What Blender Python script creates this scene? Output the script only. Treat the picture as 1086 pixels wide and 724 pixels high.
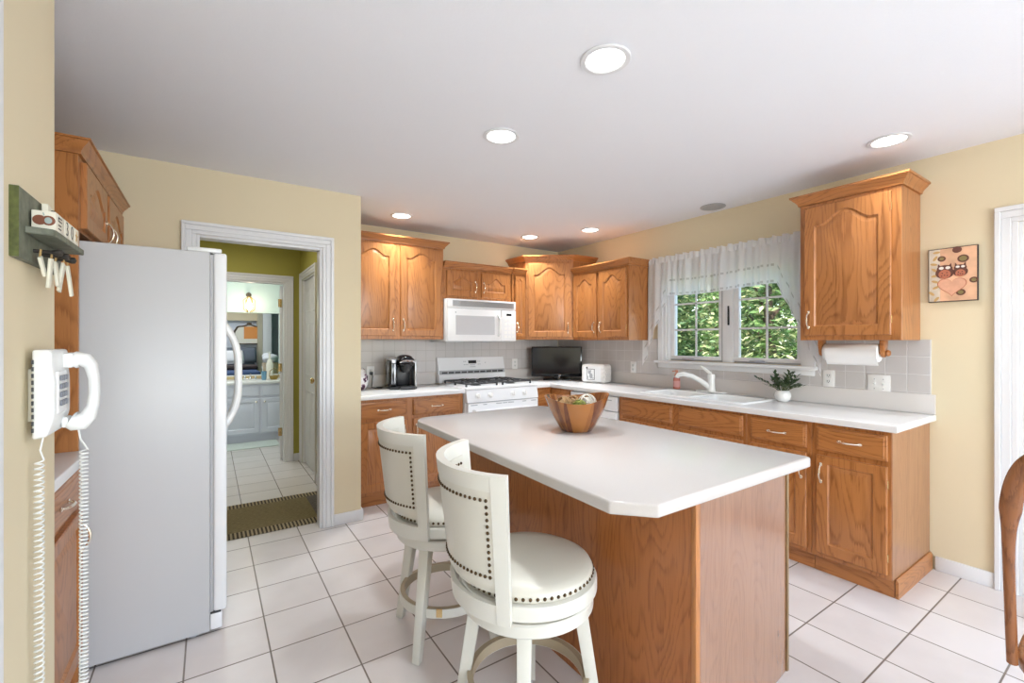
import bpy, bmesh, math, random
from mathutils import Vector, Matrix, Euler
random.seed(7)
PI = math.pi
for o in list(bpy.data.objects): bpy.data.objects.remove(o)
scn = bpy.context.scene
col = scn.collection

# ------------------------------------------------------------------ camera
FPX = 478.0
YAW = math.atan((543 - 222) / FPX)
cam_d = bpy.data.cameras.new('camera'); cam = bpy.data.objects.new('camera', cam_d); col.objects.link(cam)
cam_d.sensor_fit = 'HORIZONTAL'; cam_d.sensor_width = 36.0; cam_d.lens = 36.0 * FPX / 1086.0
cam_d.clip_start = 0.02; cam_d.clip_end = 200
cam.location = (0, 0, 1.345); cam.rotation_euler = (PI / 2, 0, -YAW)
scn.camera = cam

# ------------------------------------------------------------------ world, sun, exposure
scn.view_settings.view_transform = 'Standard'; scn.view_settings.look = 'None'
scn.view_settings.gamma = 1.0; scn.view_settings.use_curve_mapping = False
scn.view_settings.exposure = 0.0
world = bpy.data.worlds.new('world'); scn.world = world; world.use_nodes = True
wn = world.node_tree; wn.nodes.clear()
wo = wn.nodes.new('ShaderNodeOutputWorld'); wb = wn.nodes.new('ShaderNodeBackground')
sky = wn.nodes.new('ShaderNodeTexSky')
try:
    sky.sky_type = 'NISHITA'; sky.sun_disc = False; sky.sun_elevation = math.radians(48); sky.sun_rotation = math.radians(250)
except Exception: pass
wn.links.new(sky.outputs[0], wb.inputs[0]); wn.links.new(wb.outputs[0], wo.inputs[0])
wb.inputs[1].default_value = 0.9

def lamp(name, kind, loc, energy, color=(1, 1, 1), rot=(0, 0, 0), size=None, size_y=None, **kw):
    d = bpy.data.lights.new(name, kind); d.energy = energy; d.color = color
    if kind == 'AREA':
        d.shape = 'RECTANGLE' if size_y else 'DISK'; d.size = size
        if size_y: d.size_y = size_y
    elif size is not None and kind in ('POINT', 'SPOT'): d.shadow_soft_size = size
    for k, v in kw.items(): setattr(d, k, v)
    o = bpy.data.objects.new(name, d); col.objects.link(o); o.location = loc; o.rotation_euler = rot
    return o
sun = lamp('sun', 'SUN', (0, 0, 12), 8.0, (1, 0.95, 0.86)); sun.data.angle = 0.01
sun.rotation_euler = Vector((0.75, 0.35, -0.72)).to_track_quat('-Z', 'Y').to_euler()
# dining side behind the camera: added rear fill, then patio door daylight
lamp('rear_ceiling_fill', 'AREA', (1.25, -3.30, 1.30), 140, (0.87, 0.925, 1.0), (PI / 2 + 0.75, 0, 0.10), 2.4, 1.5)  # fill lamp tilted upward to brighten the ceiling
lamp('patio_door_daylight', 'AREA', (3.72, -1.68, 1.06), 34, (0.66, 0.79, 1.0), (PI / 2, 0, PI / 2), 1.8, 2.0)
DOWN_W = 5.2
DOWN_C = (0.90, 0.96, 1.0)

# ------------------------------------------------------------------ materials
MATS = {}
def nodemat(name):
    m = bpy.data.materials.new(name); m.use_nodes = True
    nt = m.node_tree; p = nt.nodes['Principled BSDF']
    MATS[name] = m
    return m, nt, p
def plain(name, c, rough=0.5, metal=0.0, bump=0.0, bscale=80, spec=None, var=0.0, coat=0.0, emit=None, estr=0):
    m, nt, p = nodemat(name)
    p.inputs['Base Color'].default_value = (*c, 1); p.inputs['Roughness'].default_value = rough
    p.inputs['Metallic'].default_value = metal
    if spec is not None: p.inputs['Specular IOR Level'].default_value = spec
    if coat: p.inputs['Coat Weight'].default_value = coat; p.inputs['Coat Roughness'].default_value = 0.08
    if emit: p.inputs['Emission Color'].default_value = (*emit, 1); p.inputs['Emission Strength'].default_value = estr
    if bump or var:
        tc = nt.nodes.new('ShaderNodeTexCoord'); n = nt.nodes.new('ShaderNodeTexNoise')
        n.inputs['Scale'].default_value = bscale; n.inputs['Detail'].default_value = 4
        nt.links.new(tc.outputs['Object'], n.inputs['Vector'])
        if bump:
            b = nt.nodes.new('ShaderNodeBump'); b.inputs['Strength'].default_value = bump; b.inputs['Distance'].default_value = 0.004
            nt.links.new(n.outputs['Fac'], b.inputs['Height']); nt.links.new(b.outputs[0], p.inputs['Normal'])
        if var:
            r = nt.nodes.new('ShaderNodeValToRGB')
            r.color_ramp.elements[0].position = 0.3; r.color_ramp.elements[1].position = 0.7
            r.color_ramp.elements[0].color = (*[max(0, x * (1 - var)) for x in c], 1)
            r.color_ramp.elements[1].color = (*[min(1, x * (1 + var)) for x in c], 1)
            nt.links.new(n.outputs['Fac'], r.inputs[0]); nt.links.new(r.outputs[0], p.inputs['Base Color'])
    return m

def oak(name, axis, light, dark, rough=0.32, scale=1.0, cath=1.0):
    """oak veneer: fine pores plus cathedral figure, the grain running along one axis of the object"""
    m, nt, p = nodemat(name); N = nt.nodes; L = nt.links
    tc = N.new('ShaderNodeTexCoord'); oi = N.new('ShaderNodeObjectInfo')
    mul = N.new('ShaderNodeVectorMath'); mul.operation = 'SCALE'; mul.inputs[0].default_value = (7.3, 11.7, 5.1)
    L.new(oi.outputs['Random'], mul.inputs['Scale'])
    add = N.new('ShaderNodeVectorMath'); add.operation = 'ADD'
    L.new(tc.outputs['Object'], add.inputs[0]); L.new(mul.outputs[0], add.inputs[1])
    s_f = [1.0, 1.0, 1.0]; s_f[axis] = 0.035
    s_c = [1.0, 1.0, 1.0]; s_c[axis] = 0.22
    mf = N.new('ShaderNodeMapping'); mf.inputs['Scale'].default_value = s_f; L.new(add.outputs[0], mf.inputs[0])
    mc = N.new('ShaderNodeMapping'); mc.inputs['Scale'].default_value = s_c; L.new(add.outputs[0], mc.inputs[0])
    fine = N.new('ShaderNodeTexNoise'); fine.inputs['Scale'].default_value = 170 * scale; fine.inputs['Detail'].default_value = 5; fine.inputs['Roughness'].default_value = 0.65
    L.new(mf.outputs[0], fine.inputs['Vector'])
    mid = N.new('ShaderNodeTexNoise'); mid.inputs['Scale'].default_value = 28 * scale; mid.inputs['Detail'].default_value = 3
    L.new(mf.outputs[0], mid.inputs['Vector'])
    big = N.new('ShaderNodeTexNoise'); big.inputs['Scale'].default_value = 4.2 * scale; big.inputs['Detail'].default_value = 1.5; big.inputs['Roughness'].default_value = 0.4
    L.new(mc.outputs[0], big.inputs['Vector'])
    k = N.new('ShaderNodeMath'); k.operation = 'MULTIPLY'; k.inputs[1].default_value = 26.0; L.new(big.outputs['Fac'], k.inputs[0])
    jit = N.new('ShaderNodeMath'); jit.operation = 'MULTIPLY_ADD'; jit.inputs[1].default_value = 0.9
    L.new(fine.outputs['Fac'], jit.inputs[0]); L.new(k.outputs[0], jit.inputs[2])
    fr = N.new('ShaderNodeMath'); fr.operation = 'FRACT'; L.new(jit.outputs[0], fr.inputs[0])
    ring = N.new('ShaderNodeValToRGB'); e = ring.color_ramp.elements
    e[0].position = 0.0; e[0].color = (0.25, 0.25, 0.25, 1); e[1].position = 1.0; e[1].color = (0.35, 0.35, 0.35, 1)
    q = e.new(0.22); q.color = (0.95, 0.95, 0.95, 1); q = e.new(0.8); q.color = (0.75, 0.75, 0.75, 1)
    L.new(fr.outputs[0], ring.inputs[0])
    rmix = N.new('ShaderNodeMath'); rmix.operation = 'MULTIPLY'; rmix.inputs[1].default_value = 0.40 * cath; L.new(ring.outputs[0], rmix.inputs[0])
    fm = N.new('ShaderNodeMath'); fm.operation = 'MULTIPLY_ADD'; fm.inputs[1].default_value = 0.62; L.new(fine.outputs['Fac'], fm.inputs[0]); L.new(rmix.outputs[0], fm.inputs[2])
    mm = N.new('ShaderNodeMath'); mm.operation = 'MULTIPLY_ADD'; mm.inputs[1].default_value = 0.5; L.new(mid.outputs['Fac'], mm.inputs[0]); L.new(fm.outputs[0], mm.inputs[2])
    ramp = N.new('ShaderNodeValToRGB'); e = ramp.color_ramp.elements
    base = 0.40 * cath * 0.55
    e[0].position = 0.34 + base; e[0].color = (*dark, 1); e[1].position = 0.66 + base; e[1].color = (*light, 1)
    L.new(mm.outputs[0], ramp.inputs[0]); L.new(ramp.outputs[0], p.inputs['Base Color'])
    p.inputs['Roughness'].default_value = rough; p.inputs['Coat Weight'].default_value = 0.15; p.inputs['Coat Roughness'].default_value = 0.25
    b = N.new('ShaderNodeBump'); b.inputs['Strength'].default_value = 0.08; b.inputs['Distance'].default_value = 0.002
    L.new(fine.outputs['Fac'], b.inputs['Height']); L.new(b.outputs[0], p.inputs['Normal'])
    return m
OL, OD = (0.46, 0.182, 0.054), (0.24, 0.078, 0.018)
oak('oak_v', 2, OL, OD); oak('oak_h', 0, OL, OD); oak('oak_d', 1, OL, OD)
oak('oak_end', 2, (0.40, 0.19, 0.085), (0.26, 0.10, 0.04), 0.28, 1.0, 0.5)
oak('island_oak', 2, (0.43, 0.150, 0.040), (0.23, 0.066, 0.015), 0.30, 1.3, 0.8)
oak('island_end_oak', 2, (0.31, 0.15, 0.08), (0.22, 0.095, 0.048), 0.20, 1.3, 0.6); MATS['island_end_oak'].node_tree.nodes['Principled BSDF'].inputs['Coat Weight'].default_value = 1.0; MATS['island_end_oak'].node_tree.nodes['Principled BSDF'].inputs['Coat IOR'].default_value = 1.75
oak('chair_wood', 2, (0.30, 0.115, 0.04), (0.12, 0.038, 0.013), 0.25, 1.0, 0.8)
oak('dark_edge', 2, (0.22, 0.13, 0.05), (0.14, 0.08, 0.03), 0.3)
plain('wall_cream', (0.76, 0.655, 0.455), 0.75, bump=0.05, bscale=220)
plain('wall_white', (0.80, 0.78, 0.74), 0.75)
plain('wall_olive', (0.43, 0.385, 0.075), 0.7)
plain('wall_beige', (0.55, 0.50, 0.38), 0.7)
plain('wall_mint', (0.74, 0.86, 0.80), 0.7)
plain('wall_blue', (0.66, 0.70, 0.78), 0.7)
plain('wall_green', (0.02, 0.14, 0.07), 0.6)
plain('ceiling_paint', (0.885, 0.885, 0.92), 0.9, bump=0.25, bscale=160)
plain('trim_white', (0.79, 0.79, 0.80), 0.35)
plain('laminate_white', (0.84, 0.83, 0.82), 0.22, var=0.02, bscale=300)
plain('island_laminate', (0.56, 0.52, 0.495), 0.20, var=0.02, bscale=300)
plain('backsplash_lam', (0.66, 0.62, 0.59), 0.3)
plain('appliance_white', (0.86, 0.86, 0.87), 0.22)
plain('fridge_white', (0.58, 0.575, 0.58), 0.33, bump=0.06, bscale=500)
plain('fridge_gasket', (0.45, 0.45, 0.46), 0.5)
plain('plastic_white', (0.84, 0.84, 0.82), 0.25)
plain('plate_white', (0.86, 0.85, 0.83), 0.3)
plain('slot_dark', (0.05, 0.05, 0.05), 0.5)
plain('grey_vent', (0.42, 0.43, 0.45), 0.4)
plain('micro_glass', (0.60, 0.60, 0.62), 0.12)
plain('black_gloss', (0.012, 0.012, 0.014), 0.08)
plain('black_plastic', (0.02, 0.02, 0.022), 0.35)
plain('cast_iron', (0.035, 0.035, 0.038), 0.45)
plain('dark_bronze', (0.10, 0.065, 0.035), 0.3, metal=1)
plain('brass', (0.75, 0.55, 0.28), 0.22, metal=1)
plain('pull_metal', (0.85, 0.78, 0.66), 0.18, metal=1)
plain('chrome', (0.8, 0.8, 0.82), 0.12, metal=1)
plain('silver', (0.55, 0.56, 0.58), 0.28, metal=1)
plain('grey_metal', (0.42, 0.43, 0.46), 0.35, metal=0.6)
plain('stool_paint', (0.70, 0.68, 0.61), 0.32)
plain('stool_glaze', (0.42, 0.34, 0.23), 0.45)
plain('stool_leather', (0.67, 0.64, 0.555), 0.33, bump=0.1, bscale=260)
plain('paper', (0.88, 0.88, 0.88), 0.9, bump=0.1, bscale=200)
plain('ceramic_white', (0.86, 0.86, 0.84), 0.15)
plain('soap_pink', (0.50, 0.16, 0.12), 0.25)
plain('soap_label', (0.60, 0.28, 0.26), 0.5)
plain('soap_pump', (0.48, 0.20, 0.12), 0.35)
plain('leaf_dark', (0.045, 0.085, 0.03), 0.45, var=0.35, bscale=20)
plain('stem_green', (0.10, 0.12, 0.05), 0.6)
plain('shelf_green', (0.15, 0.16, 0.115), 0.6, var=0.3, bscale=40)
plain('shelf_moss', (0.09, 0.105, 0.025), 0.6, var=0.35, bscale=60)
plain('block_cream', (0.78, 0.74, 0.62), 0.55)
plain('tag_cream', (0.74, 0.71, 0.58), 0.6)
plain('ink', (0.03, 0.025, 0.02), 0.6)
plain('apple_brown', (0.20, 0.06, 0.025), 0.6)
plain('apple_grey', (0.35, 0.42, 0.40), 0.6)
plain('star_tan', (0.55, 0.36, 0.14), 0.6)
plain('key_grey', (0.20, 0.21, 0.24), 0.4)
plain('rattan', (0.36, 0.21, 0.09), 0.6)
plain('rattan_pale', (0.70, 0.66, 0.58), 0.6)
plain('moss_green', (0.22, 0.24, 0.05), 0.8, bump=0.6, bscale=90, var=0.4)
plain('vanity_paint', (0.72, 0.73, 0.82), 0.4)
plain('bath_tile', (0.62, 0.48, 0.27), 0.4)
plain('blue_glass', (0.16, 0.32, 0.45), 0.2)
plain('gold_basket', (0.36, 0.24, 0.05), 0.5)
plain('cream_vase', (0.85, 0.82, 0.72), 0.4)
plain('bulb', (1, 0.95, 0.8), 0.3, emit=(1, 0.88, 0.62), estr=9)
plain('lens', (1, 1, 1), 0.4, emit=(1, 0.97, 0.93), estr=7)
plain('lens_off', (0.42, 0.42, 0.44), 0.4)
plain('slate_fabric', (0.15, 0.17, 0.21), 0.9)
plain('navy_fabric', (0.06, 0.10, 0.22), 0.9)
plain('dark_fabric', (0.05, 0.035, 0.035), 0.9)
plain('white_fabric', (0.82, 0.82, 0.85), 0.9)
plain('tan_wicker', (0.62, 0.48, 0.32), 0.8, bump=0.5, bscale=60)
plain('antique', (0.12, 0.09, 0.06), 0.4, metal=0.4)
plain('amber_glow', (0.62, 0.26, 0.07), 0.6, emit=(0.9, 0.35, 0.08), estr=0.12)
plain('mat_red', (0.22, 0.06, 0.05), 0.95, bump=0.5, bscale=200, var=0.4)
plain('mat_mint', (0.66, 0.72, 0.68), 0.95, bump=0.5, bscale=200, var=0.15)
plain('canvas_peach', (0.72, 0.43, 0.27), 0.7, var=0.25, bscale=9)
plain('canvas_stripe', (0.62, 0.55, 0.45), 0.7, var=0.2, bscale=14)
plain('canvas_heart', (0.70, 0.38, 0.25), 0.7, var=0.12, bscale=20)
plain('art_brown', (0.13, 0.05, 0.035), 0.7)
plain('art_red', (0.48, 0.16, 0.09), 0.7)
plain('art_olive', (0.24, 0.19, 0.07), 0.7)
plain('art_white', (0.82, 0.78, 0.72), 0.7)
plain('art_edge', (0.03, 0.02, 0.02), 0.6)
plain('bark', (0.10, 0.07, 0.045), 0.9, bump=0.5, bscale=20)
plain('lawn', (0.10, 0.16, 0.03), 0.95, var=0.3, bscale=5)
plain('door_paint', (0.70, 0.71, 0.74), 0.4)
plain('sofa', (0.20, 0.22, 0.26), 0.9)
plain('screen', (0.010, 0.011, 0.013), 0.10)
plain('wood_floor_edge', (0.40, 0.25, 0.10), 0.5)

def tile_mat(name, px, py, ox, oy, axes, c1, c2, grout, mortar, rough, bump=0.15):
    """square tiles on a regular grid, laid along two world axes"""
    m, nt, p = nodemat(name); N = nt.nodes; L = nt.links
    tc = N.new('ShaderNodeTexCoord'); sp = N.new('ShaderNodeSeparateXYZ'); L.new(tc.outputs['Object'], sp.inputs[0])
    masks = []; cells = []
    for ax, pit, off in ((axes[0], px, ox), (axes[1], py, oy)):
        a = N.new('ShaderNodeMath'); a.operation = 'SUBTRACT'; a.inputs[1].default_value = off; L.new(sp.outputs[ax], a.inputs[0])
        d = N.new('ShaderNodeMath'); d.operation = 'DIVIDE'; d.inputs[1].default_value = pit; L.new(a.outputs[0], d.inputs[0])
        f = N.new('ShaderNodeMath'); f.operation = 'FRACT'; L.new(d.outputs[0], f.inputs[0])
        fl = N.new('ShaderNodeMath'); fl.operation = 'FLOOR'; L.new(d.outputs[0], fl.inputs[0]); cells.append(fl)
        pp = N.new('ShaderNodeMath'); pp.operation = 'PINGPONG'; pp.inputs[1].default_value = 0.5; L.new(f.outputs[0], pp.inputs[0])
        mx = N.new('ShaderNodeMath'); mx.operation = 'MULTIPLY'; mx.inputs[1].default_value = pit; L.new(pp.outputs[0], mx.inputs[0])
        masks.append(mx)
    mn = N.new('ShaderNodeMath'); mn.operation = 'MINIMUM'; L.new(masks[0].outputs[0], mn.inputs[0]); L.new(masks[1].outputs[0], mn.inputs[1])
    mr = N.new('ShaderNodeMapRange'); mr.inputs['From Min'].default_value = mortar * 0.35; mr.inputs['From Max'].default_value = mortar * 0.65
    L.new(mn.outputs[0], mr.inputs['Value'])
    cv = N.new('ShaderNodeCombineXYZ'); L.new(cells[0].outputs[0], cv.inputs[0]); L.new(cells[1].outputs[0], cv.inputs[1])
    wn_ = N.new('ShaderNodeTexWhiteNoise'); L.new(cv.outputs[0], wn_.inputs['Vector'])
    no = N.new('ShaderNodeTexNoise'); no.inputs['Scale'].default_value = 5; no.inputs['Detail'].default_value = 4; L.new(tc.outputs['Object'], no.inputs['Vector'])
    ad = N.new('ShaderNodeMath'); ad.operation = 'MULTIPLY_ADD'; ad.inputs[1].default_value = 0.45; L.new(wn_.outputs['Value'], ad.inputs[0]); L.new(no.outputs['Fac'], ad.inputs[2])
    r = N.new('ShaderNodeValToRGB'); r.color_ramp.elements[0].position = 0.35; r.color_ramp.elements[1].position = 1.0
    r.color_ramp.elements[0].color = (*c1, 1); r.color_ramp.elements[1].color = (*c2, 1); L.new(ad.outputs[0], r.inputs[0])
    mix = N.new('ShaderNodeMix'); mix.data_type = 'RGBA'; mix.inputs[6].default_value = (*grout, 1)
    L.new(mr.outputs[0], mix.inputs[0]); L.new(r.outputs[0], mix.inputs[7]); L.new(mix.outputs[2], p.inputs['Base Color'])
    p.inputs['Roughness'].default_value = rough
    n2 = N.new('ShaderNodeTexNoise'); n2.inputs['Scale'].default_value = 22; n2.inputs['Detail'].default_value = 3; L.new(tc.outputs['Object'], n2.inputs['Vector'])
    hs = N.new('ShaderNodeMath'); hs.operation = 'MULTIPLY_ADD'; hs.inputs[1].default_value = 0.25; L.new(n2.outputs['Fac'], hs.inputs[0]); L.new(mr.outputs[0], hs.inputs[2])
    b = N.new('ShaderNodeBump'); b.inputs['Strength'].default_value = bump; b.inputs['Distance'].default_value = 0.004
    L.new(hs.outputs[0], b.inputs['Height']); L.new(b.outputs[0], p.inputs['Normal'])
    return m
tile_mat('floor_tile', 0.307, 0.301, 0.835, 2.51, (0, 1), (0.71, 0.66, 0.64), (0.79, 0.745, 0.73), (0.20, 0.165, 0.14), 0.0065, 0.24, 0.25)
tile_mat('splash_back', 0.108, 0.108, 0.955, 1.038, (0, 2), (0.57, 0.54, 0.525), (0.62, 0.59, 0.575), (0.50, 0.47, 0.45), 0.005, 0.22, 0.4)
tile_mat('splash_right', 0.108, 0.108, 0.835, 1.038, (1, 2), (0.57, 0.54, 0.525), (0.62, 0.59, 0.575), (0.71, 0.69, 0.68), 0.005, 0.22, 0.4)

def bowl_mat():
    m, nt, p = nodemat('acacia'); N = nt.nodes; L = nt.links
    tc = N.new('ShaderNodeTexCoord'); sp = N.new('ShaderNodeSeparateXYZ'); L.new(tc.outputs['Object'], sp.inputs[0])
    at = N.new('ShaderNodeMath'); at.operation = 'ARCTAN2'; L.new(sp.outputs[1], at.inputs[0]); L.new(sp.outputs[0], at.inputs[1])
    z = N.new('ShaderNodeMath'); z.operation = 'MULTIPLY_ADD'; z.inputs[1].default_value = 6.5; L.new(sp.outputs[2], z.inputs[0])
    nn = N.new('ShaderNodeMath'); nn.operation = 'MULTIPLY'; nn.inputs[1].default_value = 20 / (2 * PI); L.new(at.outputs[0], nn.inputs[0])
    # neighbouring staves taper opposite ways
    s1 = N.new('ShaderNodeMath'); s1.operation = 'FLOOR'; L.new(nn.outputs[0], s1.inputs[0])
    sg = N.new('ShaderNodeMath'); sg.operation = 'PINGPONG'; sg.inputs[1].default_value = 1.0; L.new(s1.outputs[0], sg.inputs[0])
    L.new(nn.outputs[0], z.inputs[2])
    zz = N.new('ShaderNodeMath'); zz.operation = 'MULTIPLY'; zz.inputs[1].default_value = 2.6; L.new(sp.outputs[2], zz.inputs[0])
    f2 = N.new('ShaderNodeMath'); f2.operation = 'ADD'; L.new(nn.outputs[0], f2.inputs[0]); L.new(zz.outputs[0], f2.inputs[1])
    fl = N.new('ShaderNodeMath'); fl.operation = 'FLOOR'; L.new(f2.outputs[0], fl.inputs[0])
    f3 = N.new('ShaderNodeMath'); f3.operation = 'MULTIPLY_ADD'; f3.inputs[1].default_value = -2.2; L.new(sp.outputs[2], f3.inputs[0]); L.new(nn.outputs[0], f3.inputs[2])
    fl2 = N.new('ShaderNodeMath'); fl2.operation = 'FLOOR'; L.new(f3.outputs[0], fl2.inputs[0])
    cv = N.new('ShaderNodeCombineXYZ'); L.new(fl.outputs[0], cv.inputs[0]); L.new(fl2.outputs[0], cv.inputs[1])
    w = N.new('ShaderNodeTexWhiteNoise'); L.new(cv.outputs[0], w.inputs['Vector'])
    mp = N.new('ShaderNodeMapping'); mp.inputs['Scale'].default_value = (1, 1, 0.12); L.new(tc.outputs['Object'], mp.inputs[0])
    no = N.new('ShaderNodeTexNoise'); no.inputs['Scale'].default_value = 70; no.inputs['Detail'].default_value = 4; L.new(mp.outputs[0], no.inputs['Vector'])
    ad = N.new('ShaderNodeMath'); ad.operation = 'MULTIPLY_ADD'; ad.inputs[1].default_value = 0.55; L.new(no.outputs['Fac'], ad.inputs[0]); L.new(w.outputs['Value'], ad.inputs[2])
    r = N.new('ShaderNodeValToRGB'); e = r.color_ramp.elements
    e[0].position = 0.25; e[0].color = (0.09, 0.022, 0.008, 1); e[1].position = 1.0; e[1].color = (0.33, 0.125, 0.029, 1)
    q = e.new(0.62); q.color = (0.22, 0.072, 0.019, 1)
    L.new(ad.outputs[0], r.inputs[0]); L.new(r.outputs[0], p.inputs['Base Color']); p.inputs['Roughness'].default_value = 0.22; p.inputs['Coat Weight'].default_value = 0.3
bowl_mat()

def rug_mat():
    """braided runner: plain olive field, dark and tan bars along both long borders, darker end"""
    m, nt, p = nodemat('rug_weave'); N = nt.nodes; L = nt.links
    tc = N.new('ShaderNodeTexCoord'); sp = N.new('ShaderNodeSeparateXYZ'); L.new(tc.outputs['Object'], sp.inputs[0])
    ab = N.new('ShaderNodeMath'); ab.operation = 'ABSOLUTE'; L.new(sp.outputs[1], ab.inputs[0])
    bd = N.new('ShaderNodeMath'); bd.operation = 'GREATER_THAN'; bd.inputs[1].default_value = 0.265; L.new(ab.outputs[0], bd.inputs[0])
    sx = N.new('ShaderNodeMath'); sx.operation = 'MULTIPLY'; sx.inputs[1].default_value = 40; L.new(sp.outputs[0], sx.inputs[0])
    fr = N.new('ShaderNodeMath'); fr.operation = 'FRACT'; L.new(sx.outputs[0], fr.inputs[0])
    gt = N.new('ShaderNodeMath'); gt.operation = 'GREATER_THAN'; gt.inputs[1].default_value = 0.5; L.new(fr.outputs[0], gt.inputs[0])
    bars = N.new('ShaderNodeMix'); bars.data_type = 'RGBA'; bars.inputs[6].default_value = (0.055, 0.04, 0.025, 1); bars.inputs[7].default_value = (0.36, 0.29, 0.17, 1); L.new(gt.outputs[0], bars.inputs[0])
    mp = N.new('ShaderNodeMapping'); mp.inputs['Scale'].default_value = (12, 90, 1); L.new(tc.outputs['Object'], mp.inputs[0])
    no = N.new('ShaderNodeTexNoise'); no.inputs['Scale'].default_value = 3; no.inputs['Detail'].default_value = 4; L.new(mp.outputs[0], no.inputs['Vector'])
    r = N.new('ShaderNodeValToRGB'); r.color_ramp.elements[0].position = 0.3; r.color_ramp.elements[1].position = 0.7
    r.color_ramp.elements[0].color = (0.12, 0.088, 0.036, 1); r.color_ramp.elements[1].color = (0.27, 0.21, 0.10, 1); L.new(no.outputs['Fac'], r.inputs[0])
    en = N.new('ShaderNodeMath'); en.operation = 'GREATER_THAN'; en.inputs[1].default_value = 0.36; L.new(sp.outputs[0], en.inputs[0])
    r2 = N.new('ShaderNodeValToRGB'); r2.color_ramp.elements[0].position = 0.35; r2.color_ramp.elements[1].position = 0.65
    r2.color_ramp.elements[0].color = (0.06, 0.05, 0.045, 1); r2.color_ramp.elements[1].color = (0.17, 0.145, 0.125, 1); L.new(no.outputs['Fac'], r2.inputs[0])
    fd = N.new('ShaderNodeMix'); fd.data_type = 'RGBA'; L.new(en.outputs[0], fd.inputs[0]); L.new(r.outputs[0], fd.inputs[6]); L.new(r2.outputs[0], fd.inputs[7])
    fin = N.new('ShaderNodeMix'); fin.data_type = 'RGBA'; L.new(bd.outputs[0], fin.inputs[0]); L.new(fd.outputs[2], fin.inputs[6]); L.new(bars.outputs[2], fin.inputs[7])
    L.new(fin.outputs[2], p.inputs['Base Color']); p.inputs['Roughness'].default_value = 0.95
rug_mat()

def sheer_mat():
    """sheer white voile with rows of embroidered dots that follow the hem"""
    m, nt, p = nodemat('sheer'); N = nt.nodes; L = nt.links
    uv = N.new('ShaderNodeUVMap'); sp = N.new('ShaderNodeSeparateXYZ'); L.new(uv.outputs[0], sp.inputs[0])
    # v = distance above the hem in metres, u = distance along the hem in metres
    rows = []
    for v0 in (0.018, 0.14):
        d = N.new('ShaderNodeMath'); d.operation = 'SUBTRACT'; d.inputs[1].default_value = v0; L.new(sp.outputs[1], d.inputs[0])
        a = N.new('ShaderNodeMath'); a.operation = 'ABSOLUTE'; L.new(d.outputs[0], a.inputs[0])
        l = N.new('ShaderNodeMath'); l.operation = 'LESS_THAN'; l.inputs[1].default_value = 0.0085; L.new(a.outputs[0], l.inputs[0]); rows.append(l)
    sm = N.new('ShaderNodeMath'); sm.operation = 'MAXIMUM'; L.new(rows[0].outputs[0], sm.inputs[0]); L.new(rows[1].outputs[0], sm.inputs[1])
    fu = N.new('ShaderNodeMath'); fu.operation = 'MULTIPLY'; fu.inputs[1].default_value = 28; L.new(sp.outputs[0], fu.inputs[0])
    fr = N.new('ShaderNodeMath'); fr.operation = 'FRACT'; L.new(fu.outputs[0], fr.inputs[0])
    gt = N.new('ShaderNodeMath'); gt.operation = 'GREATER_THAN'; gt.inputs[1].default_value = 0.5; L.new(fr.outputs[0], gt.inputs[0])
    dots = N.new('ShaderNodeMath'); dots.operation = 'MULTIPLY'; L.new(sm.outputs[0], dots.inputs[0]); L.new(gt.outputs[0], dots.inputs[1])
    cm = N.new('ShaderNodeMix'); cm.data_type = 'RGBA'; cm.inputs[6].default_value = (0.95, 0.95, 0.96, 1); cm.inputs[7].default_value = (0.66, 0.65, 0.65, 1); L.new(dots.outputs[0], cm.inputs[0])
    df = N.new('ShaderNodeBsdfDiffuse'); tl = N.new('ShaderNodeBsdfTranslucent'); tr = N.new('ShaderNodeBsdfTransparent')
    L.new(cm.outputs[2], df.inputs[0]); L.new(cm.outputs[2], tl.inputs[0])
    m1 = N.new('ShaderNodeMixShader'); m1.inputs[0].default_value = 0.5; L.new(df.outputs[0], m1.inputs[1]); L.new(tl.outputs[0], m1.inputs[2])
    m2 = N.new('ShaderNodeMixShader'); m2.inputs[0].default_value = 0.12; L.new(m1.outputs[0], m2.inputs[1]); L.new(tr.outputs[0], m2.inputs[2])
    L.new(m2.outputs[0], N['Material Output'].inputs[0]); N.remove(p)
sheer_mat()

def leaf_mat(name, c1, c2, c3):
    m, nt, p = nodemat(name); N = nt.nodes; L = nt.links
    g = N.new('ShaderNodeNewGeometry'); r = N.new('ShaderNodeValToRGB'); e = r.color_ramp.elements
    e[0].position = 0; e[0].color = (*c1, 1); e[1].position = 1; e[1].color = (*c3, 1); q = e.new(0.55); q.color = (*c2, 1)
    L.new(g.outputs['Random Per Island'], r.inputs[0]); L.new(r.outputs[0], p.inputs['Base Color'])
    p.inputs['Roughness'].default_value = 0.5
    tl = N.new('ShaderNodeBsdfTranslucent'); L.new(r.outputs[0], tl.inputs[0])
    mx = N.new('ShaderNodeMixShader'); mx.inputs[0].default_value = 0.3; L.new(p.outputs[0], mx.inputs[1]); L.new(tl.outputs[0], mx.inputs[2])
    L.new(mx.outputs[0], N['Material Output'].inputs[0])
leaf_mat('leaves_a', (0.07, 0.15, 0.04), (0.20, 0.32, 0.10), (0.58, 0.56, 0.30))
leaf_mat('leaves_b', (0.05, 0.12, 0.04), (0.15, 0.27, 0.10), (0.42, 0.48, 0.22))

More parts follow.
